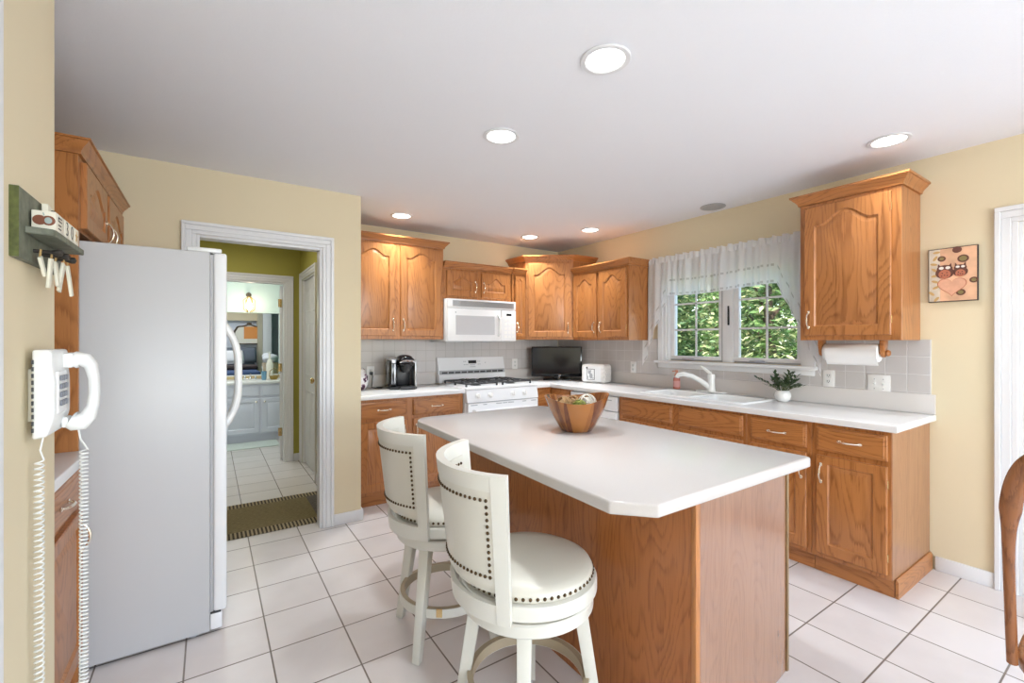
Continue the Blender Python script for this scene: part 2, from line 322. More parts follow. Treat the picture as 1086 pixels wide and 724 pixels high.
def glass_mat():
    m, nt, p = nodemat('pane_glass')
    N = nt.nodes; L = nt.links
    gl = N.new('ShaderNodeBsdfGlossy'); gl.inputs['Roughness'].default_value = 0.02; tr = N.new('ShaderNodeBsdfTransparent')
    f = N.new('ShaderNodeFresnel'); f.inputs[0].default_value = 1.25
    mx = N.new('ShaderNodeMixShader'); L.new(f.outputs[0], mx.inputs[0]); L.new(tr.outputs[0], mx.inputs[1]); L.new(gl.outputs[0], mx.inputs[2])
    L.new(mx.outputs[0], N['Material Output'].inputs[0]); N.remove(p)
glass_mat()
def jar_mat():
    m, nt, p = nodemat('jar_floral'); N = nt.nodes; L = nt.links
    tc = N.new('ShaderNodeTexCoord'); v = N.new('ShaderNodeTexVoronoi'); v.inputs['Scale'].default_value = 15; L.new(tc.outputs['Object'], v.inputs['Vector'])
    no = N.new('ShaderNodeTexNoise'); no.inputs['Scale'].default_value = 40; no.inputs['Detail'].default_value = 3; L.new(tc.outputs['Object'], no.inputs['Vector'])
    ad = N.new('ShaderNodeMath'); ad.operation = 'MULTIPLY_ADD'; ad.inputs[1].default_value = 0.9; L.new(no.outputs['Fac'], ad.inputs[0]); L.new(v.outputs['Distance'], ad.inputs[2])
    r = N.new('ShaderNodeValToRGB'); e = r.color_ramp.elements
    e[0].position = 0.80; e[0].color = (0.06, 0.025, 0.05, 1); e[1].position = 0.96; e[1].color = (0.80, 0.77, 0.78, 1)
    q = e.new(0.88); q.color = (0.35, 0.20, 0.27, 1)
    L.new(ad.outputs[0], r.inputs[0]); L.new(r.outputs[0], p.inputs['Base Color']); p.inputs['Roughness'].default_value = 0.2
jar_mat()
def quilt_mat():
    m, nt, p = nodemat('quilt'); N = nt.nodes; L = nt.links
    p.inputs['Base Color'].default_value = (0.84, 0.81, 0.78, 1); p.inputs['Roughness'].default_value = 0.85
    tc = N.new('ShaderNodeTexCoord'); hs = []
    for ang in (0.785, -0.785):
        mp = N.new('ShaderNodeMapping'); mp.inputs['Rotation'].default_value = (ang, 0, 0); L.new(tc.outputs['Object'], mp.inputs[0])
        w = N.new('ShaderNodeTexWave'); w.bands_direction = 'Y'; w.inputs['Scale'].default_value = 10; L.new(mp.outputs[0], w.inputs['Vector']); hs.append(w)
    mx = N.new('ShaderNodeMath'); mx.operation = 'MULTIPLY'; L.new(hs[0].outputs['Fac'], mx.inputs[0]); L.new(hs[1].outputs['Fac'], mx.inputs[1])
    b = N.new('ShaderNodeBump'); b.inputs['Strength'].default_value = 0.8; b.inputs['Distance'].default_value = 0.01; L.new(mx.outputs[0], b.inputs['Height']); L.new(b.outputs[0], p.inputs['Normal'])
quilt_mat()
M = MATS

# ------------------------------------------------------------------ mesh helpers
class B:
    def __init__(s): s.bm = bmesh.new()
    def _merge(s, t, mat=None):
        if mat is not None: t.transform(mat)
        vm = {}
        for v in t.verts: vm[v] = s.bm.verts.new(v.co)
        for f in t.faces:
            try: s.bm.faces.new([vm[v] for v in f.verts])
            except ValueError: pass
        t.free()
    def box(s, x0, y0, z0, x1, y1, z1, bev=0.0, seg=2, mat=None):
        t = bmesh.new(); bmesh.ops.create_cube(t, size=1)
        for v in t.verts: v.co = Vector(((x0 + x1) / 2 + v.co.x * (x1 - x0), (y0 + y1) / 2 + v.co.y * (y1 - y0), (z0 + z1) / 2 + v.co.z * (z1 - z0)))
        if bev: bmesh.ops.bevel(t, geom=list(t.edges), offset=bev, segments=seg, affect='EDGES', profile=0.5)
        s._merge(t, mat); return s
    def prism(s, pts, z0, z1, bev=0.0, seg=2, mat=None):
        """pts: plan outline, counter-clockwise; extruded z0..z1"""
        t = bmesh.new(); vs = [t.verts.new((x, y, z0)) for x, y in pts]
        f = t.faces.new(vs); r = bmesh.ops.extrude_face_region(t, geom=[f])
        for v in r['geom']:
            if isinstance(v, bmesh.types.BMVert): v.co.z = z1
        bmesh.ops.recalc_face_normals(t, faces=t.faces)
        if bev: bmesh.ops.bevel(t, geom=list(t.edges), offset=bev, segments=seg, affect='EDGES', profile=0.5)
        s._merge(t, mat); return s
    def lathe(s, prof, seg=32, c=(0, 0, 0), mat=None, cap=True):
        t = bmesh.new(); rings = []
        for r, z in prof:
            if r < 1e-6: rings.append([t.verts.new((0, 0, z))])
            else: rings.append([t.verts.new((r * math.cos(2 * PI * i / seg), r * math.sin(2 * PI * i / seg), z)) for i in range(seg)])
        for a, b in zip(rings, rings[1:]):
            for i in range(seg):
                j = (i + 1) % seg
                q = [a[i % len(a)], a[j % len(a)], b[j % len(b)], b[i % len(b)]]
                q2 = []
                for v in q:
                    if v not in q2: q2.append(v)
                if len(q2) > 2: t.faces.new(q2)
        if cap:
            for rg in (rings[0], rings[-1]):
                if len(rg) > 2: t.faces.new(rg)
        bmesh.ops.recalc_face_normals(t, faces=t.faces)
        mm = Matrix.Translation(c)
        s._merge(t, mm if mat is None else mat @ mm); return s
    def tube(s, pts, r, seg=8, closed=False, mat=None):
        pts = [Vector(p) for p in pts]; n = len(pts); rs = r if isinstance(r, (list, tuple)) else [r] * n
        t = bmesh.new(); rings = []; up = None
        for i, p in enumerate(pts):
            a = pts[(i - 1) % n] if (i > 0 or closed) else p; b = pts[(i + 1) % n] if (i < n - 1 or closed) else p
            d = (b - a).normalized()
            if up is None:
                up = Vector((0, 0, 1)) if abs(d.z) < 0.9 else Vector((1, 0, 0))
            u = (up - d * up.dot(d))
            if u.length < 1e-5: u = d.orthogonal()
            u.normalize(); w = d.cross(u); up = u
            rings.append([t.verts.new(p + (u * math.cos(2 * PI * k / seg) + w * math.sin(2 * PI * k / seg)) * rs[i]) for k in range(seg)])
        m_ = n if closed else n - 1
        for i in range(m_):
            a = rings[i]; b = rings[(i + 1) % n]
            for k in range(seg): t.faces.new([a[k], a[(k + 1) % seg], b[(k + 1) % seg], b[k]])
        if not closed: t.faces.new(rings[0]); t.faces.new(rings[-1])
        bmesh.ops.recalc_face_normals(t, faces=t.faces)
        s._merge(t, mat); return s
    def bar(s, p0, p1, w0, w1=None, d0=None, d1=None, up=(0, 0, 1), bev=0.0):
        """tapered rectangular bar between two points; w across, d in depth"""
        w1 = w1 or w0; d0 = d0 or w0; d1 = d1 or (d0 if w1 == w0 else w1)
        p0 = Vector(p0); p1 = Vector(p1); ax = (p1 - p0).normalized(); u = Vector(up)
        if abs(u.dot(ax)) > 0.95: u = Vector((1, 0, 0))
        a = (u - ax * u.dot(ax)).normalized(); b = ax.cross(a)
        t = bmesh.new(); R = []
        for p, w, d in ((p0, w0, d0), (p1, w1, d1)):
            R.append([t.verts.new(p + a * (sx * w / 2) + b * (sy * d / 2)) for sx, sy in ((-1, -1), (1, -1), (1, 1), (-1, 1))])
        for k in range(4): t.faces.new([R[0][k], R[0][(k + 1) % 4], R[1][(k + 1) % 4], R[1][k]])
        t.faces.new(R[0]); t.faces.new(R[1]); bmesh.ops.recalc_face_normals(t, faces=t.faces)
        if bev: bmesh.ops.bevel(t, geom=list(t.edges), offset=bev, segments=2, affect='EDGES', profile=0.5)
        s._merge(t); return s
    def ball(s, c, r, seg=16, sc=(1, 1, 1), mat=None):
        t = bmesh.new(); bmesh.ops.create_uvsphere(t, u_segments=seg, v_segments=max(6, seg // 2), radius=r)
        mm = Matrix.Translation(c) @ Matrix.Diagonal((*sc, 1)); s._merge(t, mm if mat is None else mat @ mm); return s
    def quads(s, loops, close=True, capfirst=False, caplast=False):
        """join successive point loops with quads"""
        R = [[s.bm.verts.new(p) for p in lp] for lp in loops]; n = len(R[0])
        for a, b in zip(R, R[1:]):
            for i in range(n if close else n - 1):
                j = (i + 1) % n
                try: s.bm.faces.new([a[i], a[j], b[j], b[i]])
                except ValueError: pass
        if capfirst: s.bm.faces.new(R[0])
        if caplast: s.bm.faces.new(R[-1])
        return s
    def done(s, name, mat, parent=None, smooth=35, loc=None, recalc=True):
        if recalc: bmesh.ops.recalc_face_normals(s.bm, faces=s.bm.faces)
        me = bpy.data.meshes.new(name); s.bm.to_mesh(me); s.bm.free()
        me.materials.append(M[mat] if isinstance(mat, str) else mat)
        if smooth:
            me.polygons.foreach_set('use_smooth', [True] * len(me.polygons)); me.set_sharp_from_angle(angle=math.radians(smooth))
        o = bpy.data.objects.new(name, me); col.objects.link(o)
        if parent is not None: o.parent = parent
        if loc is not None: o.location = loc
        return o
def tag(o, label, cat, group=None, kind=None):
    o['label'] = label; o['category'] = cat
    if group: o['group'] = group
    if kind: o['kind'] = kind
    return o
def thing(name, label, cat, loc=(0, 0, 0), rotz=0.0, group=None):
    o = bpy.data.objects.new(name, None); col.objects.link(o); o.empty_display_size = 0.1
    o.location = loc; o.rotation_euler = (0, 0, rotz)
    return tag(o, label, cat, group)
def struct(b, name, mat, smooth=35, parent=None):
    o = b.done(name, mat, parent, smooth); 
    if parent is None: o['kind'] = 'structure'
    return o
def dup(root, loc, rotz, label):
    r = root.copy(); col.objects.link(r); r.location = loc; r.rotation_euler = (0, 0, rotz); r['label'] = label
    for ch in list(root.children):
        c = ch.copy(); col.objects.link(c); c.parent = r
        for g in list(ch.children):
            d = g.copy(); col.objects.link(d); d.parent = c
    return r
def grp(o, g): o['group'] = g; return o

# ------------------------------------------------------------------ room shell
H = 2.44
XR, YB, YD = 3.56, 4.28, 3.46
XL, XP, YP = -1.06, -0.37, 1.81          # far left wall, pantry wall face, pantry wall end
b = B(); b.box(-2.2, -3.6, -0.12, 3.75, 11.0, 0.0); struct(b, 'floor', 'floor_tile', 0)
b = B(); b.box(-2.2, -3.6, H, 3.75, 11.0, H + 0.15); struct(b, 'ceiling', 'ceiling_paint', 0)
def holed(name, mat, axis, a0, a1, lo, hi, holes, z1=H):
    """wall slab: axis 'x' = plane of constant X (a0..a1 thick), running lo..hi; holes = (lo, hi, z0, z1)"""
    b = B(); cuts = sorted(holes)
    def bx(l, h, z0, z1_):
        if h - l < 1e-4 or z1_ - z0 < 1e-4: return
        if axis == 'x': b.box(a0, l, z0, a1, h, z1_)
        else: b.box(l, a0, z0, h, a1, z1_)
    p = lo
    for l, h, z0, z1_ in cuts:
        bx(p, l, 0, z1); bx(l, h, 0, z0); bx(l, h, z1_, z1); p = h
    bx(p, hi, 0, z1)
    return struct(b, name, mat, 0)
holed('wall_right', 'wall_cream', 'x', XR, XR + 0.14, -3.5, YB + 0.14, [(1.53, 2.70, 1.17, 1.97), (-0.36, 0.485, 0.0, 1.98), (-2.6, -0.75, 0.05, 2.1)])
holed('wall_back', 'wall_cream', 'y', YB, YB + 0.14, 0.95, XR, [])
holed('wall_passage', 'wall_cream', 'y', YD, YD + 0.10, XL, 0.95, [(-0.069, 0.677, 0.0, 2.02)])
holed('wall_left', 'wall_cream', 'x', XL - 0.12, XL, YP, YD + 0.1, [])
holed('wall_pantry', 'wall_cream', 'x', XP - 0.12, XP, -3.5, YP, [(0.30, 1.215, 0.0, 2.03)])
b = B(); b.box(XL, YP - 0.12, 0, XP - 0.12, YP, H); struct(b, 'wall_pantry_return', 'wall_cream', 0)
holed('wall_rear', 'wall_cream', 'y', -3.5, -3.36, XP, XR, [(0.02, 3.30, 0.4, 2.3)])
# hall and bath through the doorway; bedroom added in place of a mirror reflection
holed('wall_hall_right', 'wall_olive', 'x', 0.86, 0.948, YD + 0.1, 5.60, [(4.70, 5.46, 0.0, 2.03)])
holed('wall_hall_left', 'wall_olive', 'x', -1.18, -1.06, YD + 0.1, 5.60, [])
holed('wall_hall_far', 'wall_olive', 'y', 5.60, 5.66, -1.18, 1.5, [(-0.05, 0.71, 0.0, 2.0)])
holed('wall_bath_near', 'wall_mint', 'y', 5.66, 5.70, -1.18, 1.5, [(-0.05, 0.71, 0.0, 2.0)])
holed('wall_bath_left', 'wall_mint', 'x', -1.18, -1.06, 5.70, 7.45, [])
holed('wall_bath_right', 'wall_mint', 'x', 1.38, 1.5, 5.70, 7.45, [])
holed('wall_bath_far', 'wall_mint', 'y', 7.45, 7.55, -1.18, 1.5, [(-0.35, 0.862, 0.86, 1.757)])  # opening into the added bedroom, built in place of the vanity mirror
holed('wall_bedroom_far', 'wall_blue', 'y', 10.5, 10.62, -1.6, 1.6, [])
holed('wall_bedroom_left', 'wall_blue', 'x', -1.72, -1.6, 7.55, 10.62, [])
holed('wall_bedroom_right', 'wall_green', 'x', 1.2, 1.32, 7.55, 10.5, [])
b = B(); b.box(-1.6, 10.40, 1.76, 0.80, 10.5, H); struct(b, 'trim_bedroom_soffit', 'wall_cream', 0)
b = B(); b.box(0.80, 10.2, 0, 0.88, 10.5, H); struct(b, 'trim_bedroom_pier', 'wall_beige', 0)
b = B(); b.box(0.885, 10.2, 0, 1.04, 10.32, H, 0.004); struct(b, 'trim_bedroom_casing', 'trim_white')
b = B(); b.box(-0.35, 7.44, 0.85, 0.87, 7.56, 0.862, 0.003); struct(b, 'trim_bath_sill', 'trim_white')

# casings: stepped colonial profile swept round an opening
def casing(name, plane, at, out, l, h, z1, w=0.075, z0=0.0, legs=True, mat='trim_white', bottom=False):
    """plane 'y'/'x': wall face at 'at', trim grows towards out (+1/-1); opening l..h up to z1"""
    b = B()
    def put(u0, u1, za, zb, t):
        if plane == 'y': b.box(u0, min(at, at + out * t), za, u1, max(at, at + out * t), zb, 0.003, 1)
        else: b.box(min(at, at + out * t), u0, za, max(at, at + out * t), u1, zb, 0.003, 1)
    for i0, i1, t in ((0.0, 0.30, 0.012), (0.30, 0.72, 0.016), (0.72, 1.0, 0.024)):
        put(l - w * i1, l - w * i0, z0, z1 + w * i0, t); put(h + w * i0, h + w * i1, z0, z1 + w * i0, t)
        put(l - w * i1, h + w * i1, z1 + w * i0, z1 + w * i1, t)
    return struct(b, name, mat, 30)
casing('trim_1', 'y', YD, -1, -0.069, 0.677, 2.02, 0.076)
b = B()
b.box(-0.069, YD, 0, -0.051, YD + 0.1, 2.02, 0.002); b.box(0.659, YD, 0, 0.677, YD + 0.1, 2.02, 0.002); b.box(-0.051, YD, 2.002, 0.659, YD + 0.1, 2.02, 0.002)
struct(b, 'trim_2', 'trim_white')
casing('trim_3', 'y', 5.60, -1, -0.05, 0.71, 2.0, 0.076)
b = B(); b.box(0.692, 5.60, 0, 0.71, 5.70, 2.0); b.box(-0.05, 5.60, 0, -0.032, 5.70, 2.0); b.box(-0.032, 5.60, 1.985, 0.692, 5.70, 2.0); struct(b, 'trim_4', 'trim_white')
casing('trim_5', 'x', 0.86, -1, 4.70, 5.46, 2.03, 0.072)
casing('trim_6', 'x', XR, -1, -0.36, 0.485, 1.98, 0.088)
casing('trim_7', 'x', XP, 1, 0.30, 1.215, 2.03, 0.12)
b = B(); b.box(0.862, 4.701, 0, 0.9, 4.714, 2.029); b.box(0.862, 5.446, 0, 0.9, 5.459, 2.029); b.box(0.862, 4.714, 2.017, 0.9, 5.446, 2.029); struct(b, 'trim_10', 'trim_white')
# baseboards
def base(name, x0, y0, x1, y1):
    b = B(); b.box(x0, y0, 0, x1, y1, 0.082, 0.004); struct(b, name, 'trim_white')
base('baseboard_right', XR - 0.014, 0.575, XR, 0.815)
base('baseboard_rear_right', XR - 0.014, -0.74, XR, -0.46)
base('baseboard_passage', 0.755, YD - 0.014, 0.965, YD)
base('baseboard_passage_end', 0.951, YD, 0.965, YD + 0.19)
base('baseboard_hall_right', 0.846, 3.57, 0.86, 4.62)
base('baseboard_hall_corner', 0.846, 5.54, 0.86, 5.60)
base('baseboard_hall_far', 0.79, 5.586, 0.846, 5.60)
base('baseboard_bath', -1.0, 7.43, 1.3, 7.45)

# backsplash tiles (thin slabs on the walls)
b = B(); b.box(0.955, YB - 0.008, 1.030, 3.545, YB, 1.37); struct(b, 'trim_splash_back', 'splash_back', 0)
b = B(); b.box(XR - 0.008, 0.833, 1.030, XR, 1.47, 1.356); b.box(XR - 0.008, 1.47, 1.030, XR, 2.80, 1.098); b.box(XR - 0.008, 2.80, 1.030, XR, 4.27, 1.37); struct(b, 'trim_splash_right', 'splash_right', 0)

# doors
def panel_door(name, loc, rotz, w, h, mat='door_paint', panels=True):
    """slab in local x 0..w, y 0..-0.035 (front), with recessed panels; hinge at x=0"""
    b = B(); b.box(0, 0, 0.012, w, 0.035, h, 0.002)
    if panels:
        xs = (0.11 * w / 0.8, w / 2 - 0.05, w / 2 + 0.05, w - 0.11 * w / 0.8)
        for x0, x1 in ((xs[0], xs[1]), (xs[2], xs[3])):
            for z0, z1 in ((0.22, 0.82), (0.98, 1.55), (1.66, h - 0.11)):
                for yy, s in ((0, -1), (0.035, 1)):
                    def lp(i, d): return [(x0 + i, yy + s * d, z0 + i), (x1 - i, yy + s * d, z0 + i), (x1 - i, yy + s * d, z1 - i), (x0 + i, yy + s * d, z1 - i)]
                    b.quads([lp(0, 0.0), lp(0.008, 0.006), lp(0.016, 0.001), lp(0.034, 0.001), lp(0.05, 0.007)], True, False, True)
    o = b.done(name, mat); o.location = loc; o.rotation_euler = (0, 0, rotz); o['kind'] = 'structure'
    return o
def hinges(door, zs, x=0.0, y=0.0):
    for z in zs:
        b = B(); b.tube([(x, y, z - 0.045), (x, y, z + 0.045)], 0.009, 10); b.box(x - 0.012, y - 0.004, z - 0.045, x + 0.03, y - 0.001, z + 0.045); b.box(x - 0.001, y, z - 0.045, x + 0.002, y + 0.03, z + 0.045); b.done('hinge', 'brass', door)
def doorknob(door, x, z, front=True):
    b = B(); rm = Matrix.Translation((x, 0, z)) @ Matrix.Rotation(PI / 2, 4, 'X')
    b.lathe([(0.0, 0.0), (0.032, 0.0), (0.032, 0.006), (0.012, 0.010), (0.011, 0.028), (0.027, 0.040), (0.030, 0.052), (0.022, 0.064), (0, 0.067)], 24, mat=rm); b.done('door_knob', 'brass', door)
b = B(); b.box(XR + 0.001, 0.468, 0, XR + 0.139, 0.4845, 1.979); b.box(XR + 0.001, -0.3595, 1.966, XR + 0.139, 0.468, 1.979); struct(b, 'trim_9', 'trim_white')
d = panel_door('door_1', (XR + 0.045, 0.464, 0), -PI / 2, 0.815, 1.960); hinges(d, (0.20, 1.02), 0.0, -0.010); doorknob(d, 0.765, 0.95)
d = panel_door('door_2', (XP - 0.045, 0.305, 0), PI / 2, 0.905, 2.02, 'trim_white'); doorknob(d, 0.835, 0.925)
d = panel_door('door_3', (0.697, 5.716, 0), math.radians(78), 0.72, 1.98, 'trim_white'); hinges(d, (0.32, 1.05, 1.78), -0.008, 0.018)
d = panel_door('door_4', (0.885, 5.444, 0), -PI / 2, 0.728, 2.014, 'trim_white'); doorknob(d, 0.68, 0.96)

# ------------------------------------------------------------------ window over the sink
b = B()
for i0, i1, t in ((0, 0.35, 0.014), (0.35, 1.0, 0.022)):
    w = 0.085
    b.box(XR - t, 1.53 - w * i1, 1.165, XR, 1.53 - w * i0, 1.97 + w * i0, 0.002, 1); b.box(XR - t, 2.70 + w * i0, 1.165, XR, 2.70 + w * i1, 1.97 + w * i0, 0.002, 1)
    b.box(XR - t, 1.53 - w * i1, 1.97 + w * i0, XR, 2.70 + w * i1, 1.97 + w * i1, 0.002, 1)
struct(b, 'trim_window_casing', 'trim_white')
b = B(); b.box(XR - 0.05, 1.43, 1.142, XR + 0.06, 2.81, 1.168, 0.006); b.box(XR - 0.018, 1.45, 1.10, XR, 2.79, 1.142, 0.003); struct(b, 'trim_window_stool', 'trim_white')
def sash(n, y0, y1, lab):
    z0, z1 = 1.172, 1.965; x0, x1 = XR + 0.035, XR + 0.075
    b = B(); fw = 0.042
    b.box(x0, y0, z0, x1, y1, z0 + fw, 0.004); b.box(x0, y0, z1 - fw, x1, y1, z1, 0.004); b.box(x0, y0, z0 + fw, x1, y0 + fw, z1 - fw, 0.004); b.box(x0, y1 - fw, z0 + fw, x1, y1, z1 - fw, 0.004)
    o = struct(b, 'window_%d' % n, 'trim_white')
    b = B(); b.box(x0 + 0.018, y0 + fw, z0 + fw, x0 + 0.022, y1 - fw, z1 - fw); b.done('pane', 'pane_glass', o, 0)
    b = B(); ym = (y0 + y1) / 2
    b.box(x0 + 0.008, ym - 0.008, z0 + fw, x0 + 0.017, ym + 0.008, z1 - fw, 0.002)
    for k in (1, 2): zz = z0 + fw + (z1 - z0 - 2 * fw) * k / 3; b.box(x0 + 0.008, y0 + fw, zz - 0.008, x0 + 0.017, y1 - fw, zz + 0.008, 0.002)
    b.done('muntin', 'trim_white', o)
    b = B(); yc = y0 + (y1 - y0) * 0.62; b.box(x0 - 0.035, yc - 0.055, z0 + 0.002, x0 + 0.0, yc + 0.055, z0 + 0.022, 0.006); b.box(x0 - 0.05, yc - 0.10, z0 + 0.004, x0 - 0.035, yc + 0.01, z0 + 0.016, 0.005); b.done('crank', 'grey_metal', o)
    b = B(); b.box(x0 - 0.004, y0 + 0.01, z0 + 0.0, x0 + 0.002, y1 - 0.01, z0 + 0.012); b.box(x0 - 0.004, y0 + 0.004, z0, x0 + 0.002, y0 + 0.012, z1); b.done('seal', 'grey_metal', o)
    return o
w1 = sash(1, 1.545, 2.07, ''); w2 = sash(2, 2.16, 2.685, '')
b = B(); b.box(XR + 0.022, 2.07, 1.168, XR + 0.09, 2.16, 1.97, 0.003); b.box(XR + 0.0, 1.53, 1.168, XR + 0.14, 1.545, 1.97); b.box(XR, 2.685, 1.168, XR + 0.14, 2.70, 1.97); b.box(XR, 1.545, 1.965, XR + 0.14, 2.685, 1.972); struct(b, 'trim_window_frame', 'trim_white')
b = B(); b.box(XR + 0.005, 2.097, 1.48, XR + 0.022, 2.107, 1.64, 0.003); b.done('sash_lock', 'black_plastic', w2)

b = B(); b.box(XR + 0.084, 0.44, 0, XR + 0.138, 0.4675, 1.965); b.box(XR + 0.084, -0.36, 1.93, XR + 0.138, 0.44, 1.965); b.box(XR + 0.084, -0.36, 0, XR + 0.14, -0.32, 1.93); b.box(XR, -0.36, -0.001, XR + 0.14, 0.485, 0.011); struct(b, 'trim_8', 'trim_white')
# outdoors: lawn, trees
b = B(); b.box(3.75, -12, -0.6, 26, 22, -0.5); struct(b, 'ground', 'lawn', 0)
def tree(label, x, y, h, rad, z0, n, mat, seed, leaf=0.062):
    rnd = random.Random(seed)
    t = thing('broadleaf_tree', label, 'tree', (x, y, -0.5), 0, 'trees outside the kitchen window')
    b = B(); b.tube([(0, 0, 0), (0.04, 0.02, h * 0.4), (0.0, 0.05, h * 0.75)], [0.11, 0.08, 0.03], 10)
    for k in range(7):
        a = k * 2.4; zz = h * (0.15 + 0.08 * k); b.tube([(0.02, 0.02, zz), (math.cos(a) * rad * 0.5, math.sin(a) * rad * 0.5, zz + h * 0.14), (math.cos(a) * rad * 0.8, math.sin(a) * rad * 0.8, zz + h * 0.2)], [0.04, 0.025, 0.01], 6)
    b.done('trunk', 'bark', t)
    b = B(); bm = b.bm
    for i in range(n):
        th = rnd.uniform(0, 2 * PI); ph = math.acos(rnd.uniform(-1, 1)); rr = rnd.uniform(0.35, 1.0) ** 0.5 * (1 + 0.22 * math.sin(3 * th + seed) * math.sin(2 * ph))
        c = Vector((math.sin(ph) * math.cos(th) * rad * rr, math.sin(ph) * math.sin(th) * rad * rr, z0 + h * 0.5 + math.cos(ph) * h * 0.52 * rr))
        e = Euler((rnd.uniform(-0.9, 0.9), rnd.uniform(-0.9, 0.9), rnd.uniform(0, 2 * PI))).to_matrix(); s = leaf * rnd.uniform(0.6, 1.25)
        P = [c + e @ Vector(p) * s for p in ((0, -1, 0), (0.42, -0.1, 0.12), (0, 1, -0.15), (-0.42, -0.1, 0.12))]
        vs = [bm.verts.new(p) for p in P]; bm.faces.new([vs[0], vs[1], vs[2]]); bm.faces.new([vs[0], vs[2], vs[3]])
    b.done('foliage', mat, t, 0, recalc=False)
    return t
tree('sunlit tree nearest the window, filling the right sash', 7.0, 3.45, 4.0, 0.98, 0.1, 13000, 'leaves_a', 3)
tree('darker green tree filling the left sash of the window', 7.3, 5.9, 4.2, 1.0, 0.1, 13000, 'leaves_b', 5)
tree('tree farther back, seen between the two nearest trees', 10.3, 6.3, 5.2, 1.45, 0.2, 11000, 'leaves_a', 9, 0.075)

t = thing('tall_hedge', 'tall dense hedge far behind the trees outside the window', 'hedge', (14.0, 7.0, -0.5))
b = B(); rnd = random.Random(21)
for i in range(15000):
    c = Vector((rnd.uniform(-0.8, 0.8), rnd.uniform(-8, 9), rnd.uniform(0, 5.2) + 0.4 * math.sin(i))); e = Euler((rnd.uniform(-0.9, 0.9), rnd.uniform(-0.9, 0.9), rnd.uniform(0, 2 * PI))).to_matrix(); s = rnd.uniform(0.10, 0.20)
    vs = [b.bm.verts.new(c + e @ Vector(p) * s) for p in ((0, -1, 0), (0.45, -0.1, 0.12), (0, 1, -0.15), (-0.45, -0.1, 0.12))]
    b.bm.faces.new([vs[0], vs[1], vs[2]]); b.bm.faces.new([vs[0], vs[2], vs[3]])
b.done('foliage', 'leaves_b', t, 0, recalc=False)
b = B(); [b.tube([(0, y, 0), (0.05, y + 0.1, 2.4)], [0.06, 0.03], 6) for y in (-7,)]; b.done('trunk', 'bark', t)

# curtain: sheer swag valance on a rod
cv = thing('curtain_valance', 'sheer white ruffled valance with dotted hem hanging over the sink window', 'curtain', (XR - 0.06, 2.13, 2.10))
def hem(y):                     # y world; height of the hem
    d = min(y - 1.38, 2.91 - y)
    if d > 0.30: return 1.765 + 0.012 * math.sin((y - 1.38) * 5)
    t = d / 0.30
    return 1.765 - (1 - t) ** 1.15 * 0.66
def curtain():
    b = B(); bm = b.bm; uvl = bm.loops.layers.uv.new('UVMap'); nu, nv = 300, 16; G = []
    for i in range(nu + 1):
        y = 1.38 + (2.91 - 1.38) * i / nu; hb = hem(y); row = []
        for j in range(nv + 1):
            t = j / nv; z = hb + (2.108 - hb) * t
            dx = 0.014 * math.sin(y * 95 + 1.2 * math.sin(y * 17)) * (0.55 + 0.45 * (1 - t)) + 0.008 * math.sin(y * 37 + 2)
            if t > 0.93: dx *= 1.3
            row.append((bm.verts.new((-0.012 + dx - 0.01 * (1 - t), y - 2.13, z - 2.10)), (y * 1.0, z - hb)))
        G.append(row)
    for i in range(nu):
        for j in range(nv):
            q = [G[i][j], G[i + 1][j], G[i + 1][j + 1], G[i][j + 1]]; f = bm.faces.new([k[0] for k in q])
            for lp, k in zip(f.loops, q): lp[uvl].uv = k[1]
    b.done('valance_cloth', 'sheer', cv, 60, recalc=False)
    b = B(); bm = b.bm; uvl = bm.loops.layers.uv.new('UVMap')
    G = []
    for i in range(nu + 1):
        y = 1.375 + 1.54 * i / nu
        G.append([bm.verts.new((-0.022 + 0.016 * math.sin(y * 150 + 2 * math.sin(y * 23)) , y - 2.13, z)) for z in (-0.028, -0.008, 0.012, 0.026 + 0.006 * math.sin(y * 75))])
    for i in range(nu):
        for j in range(3):
            f = bm.faces.new([G[i][j], G[i + 1][j], G[i + 1][j + 1], G[i][j + 1]])
            for lp in f.loops: lp[uvl].uv = (0, 1)
    b.done('ruffle', 'sheer', cv, 60, recalc=False)
curtain()
b = B(); b.tube([(0.05, -0.77, 0.0), (0.0, -0.765, 0.0), (0.0, 0.785, 0.0), (0.05, 0.79, 0.0)], 0.006, 8); b.done('rod', 'trim_white', cv)

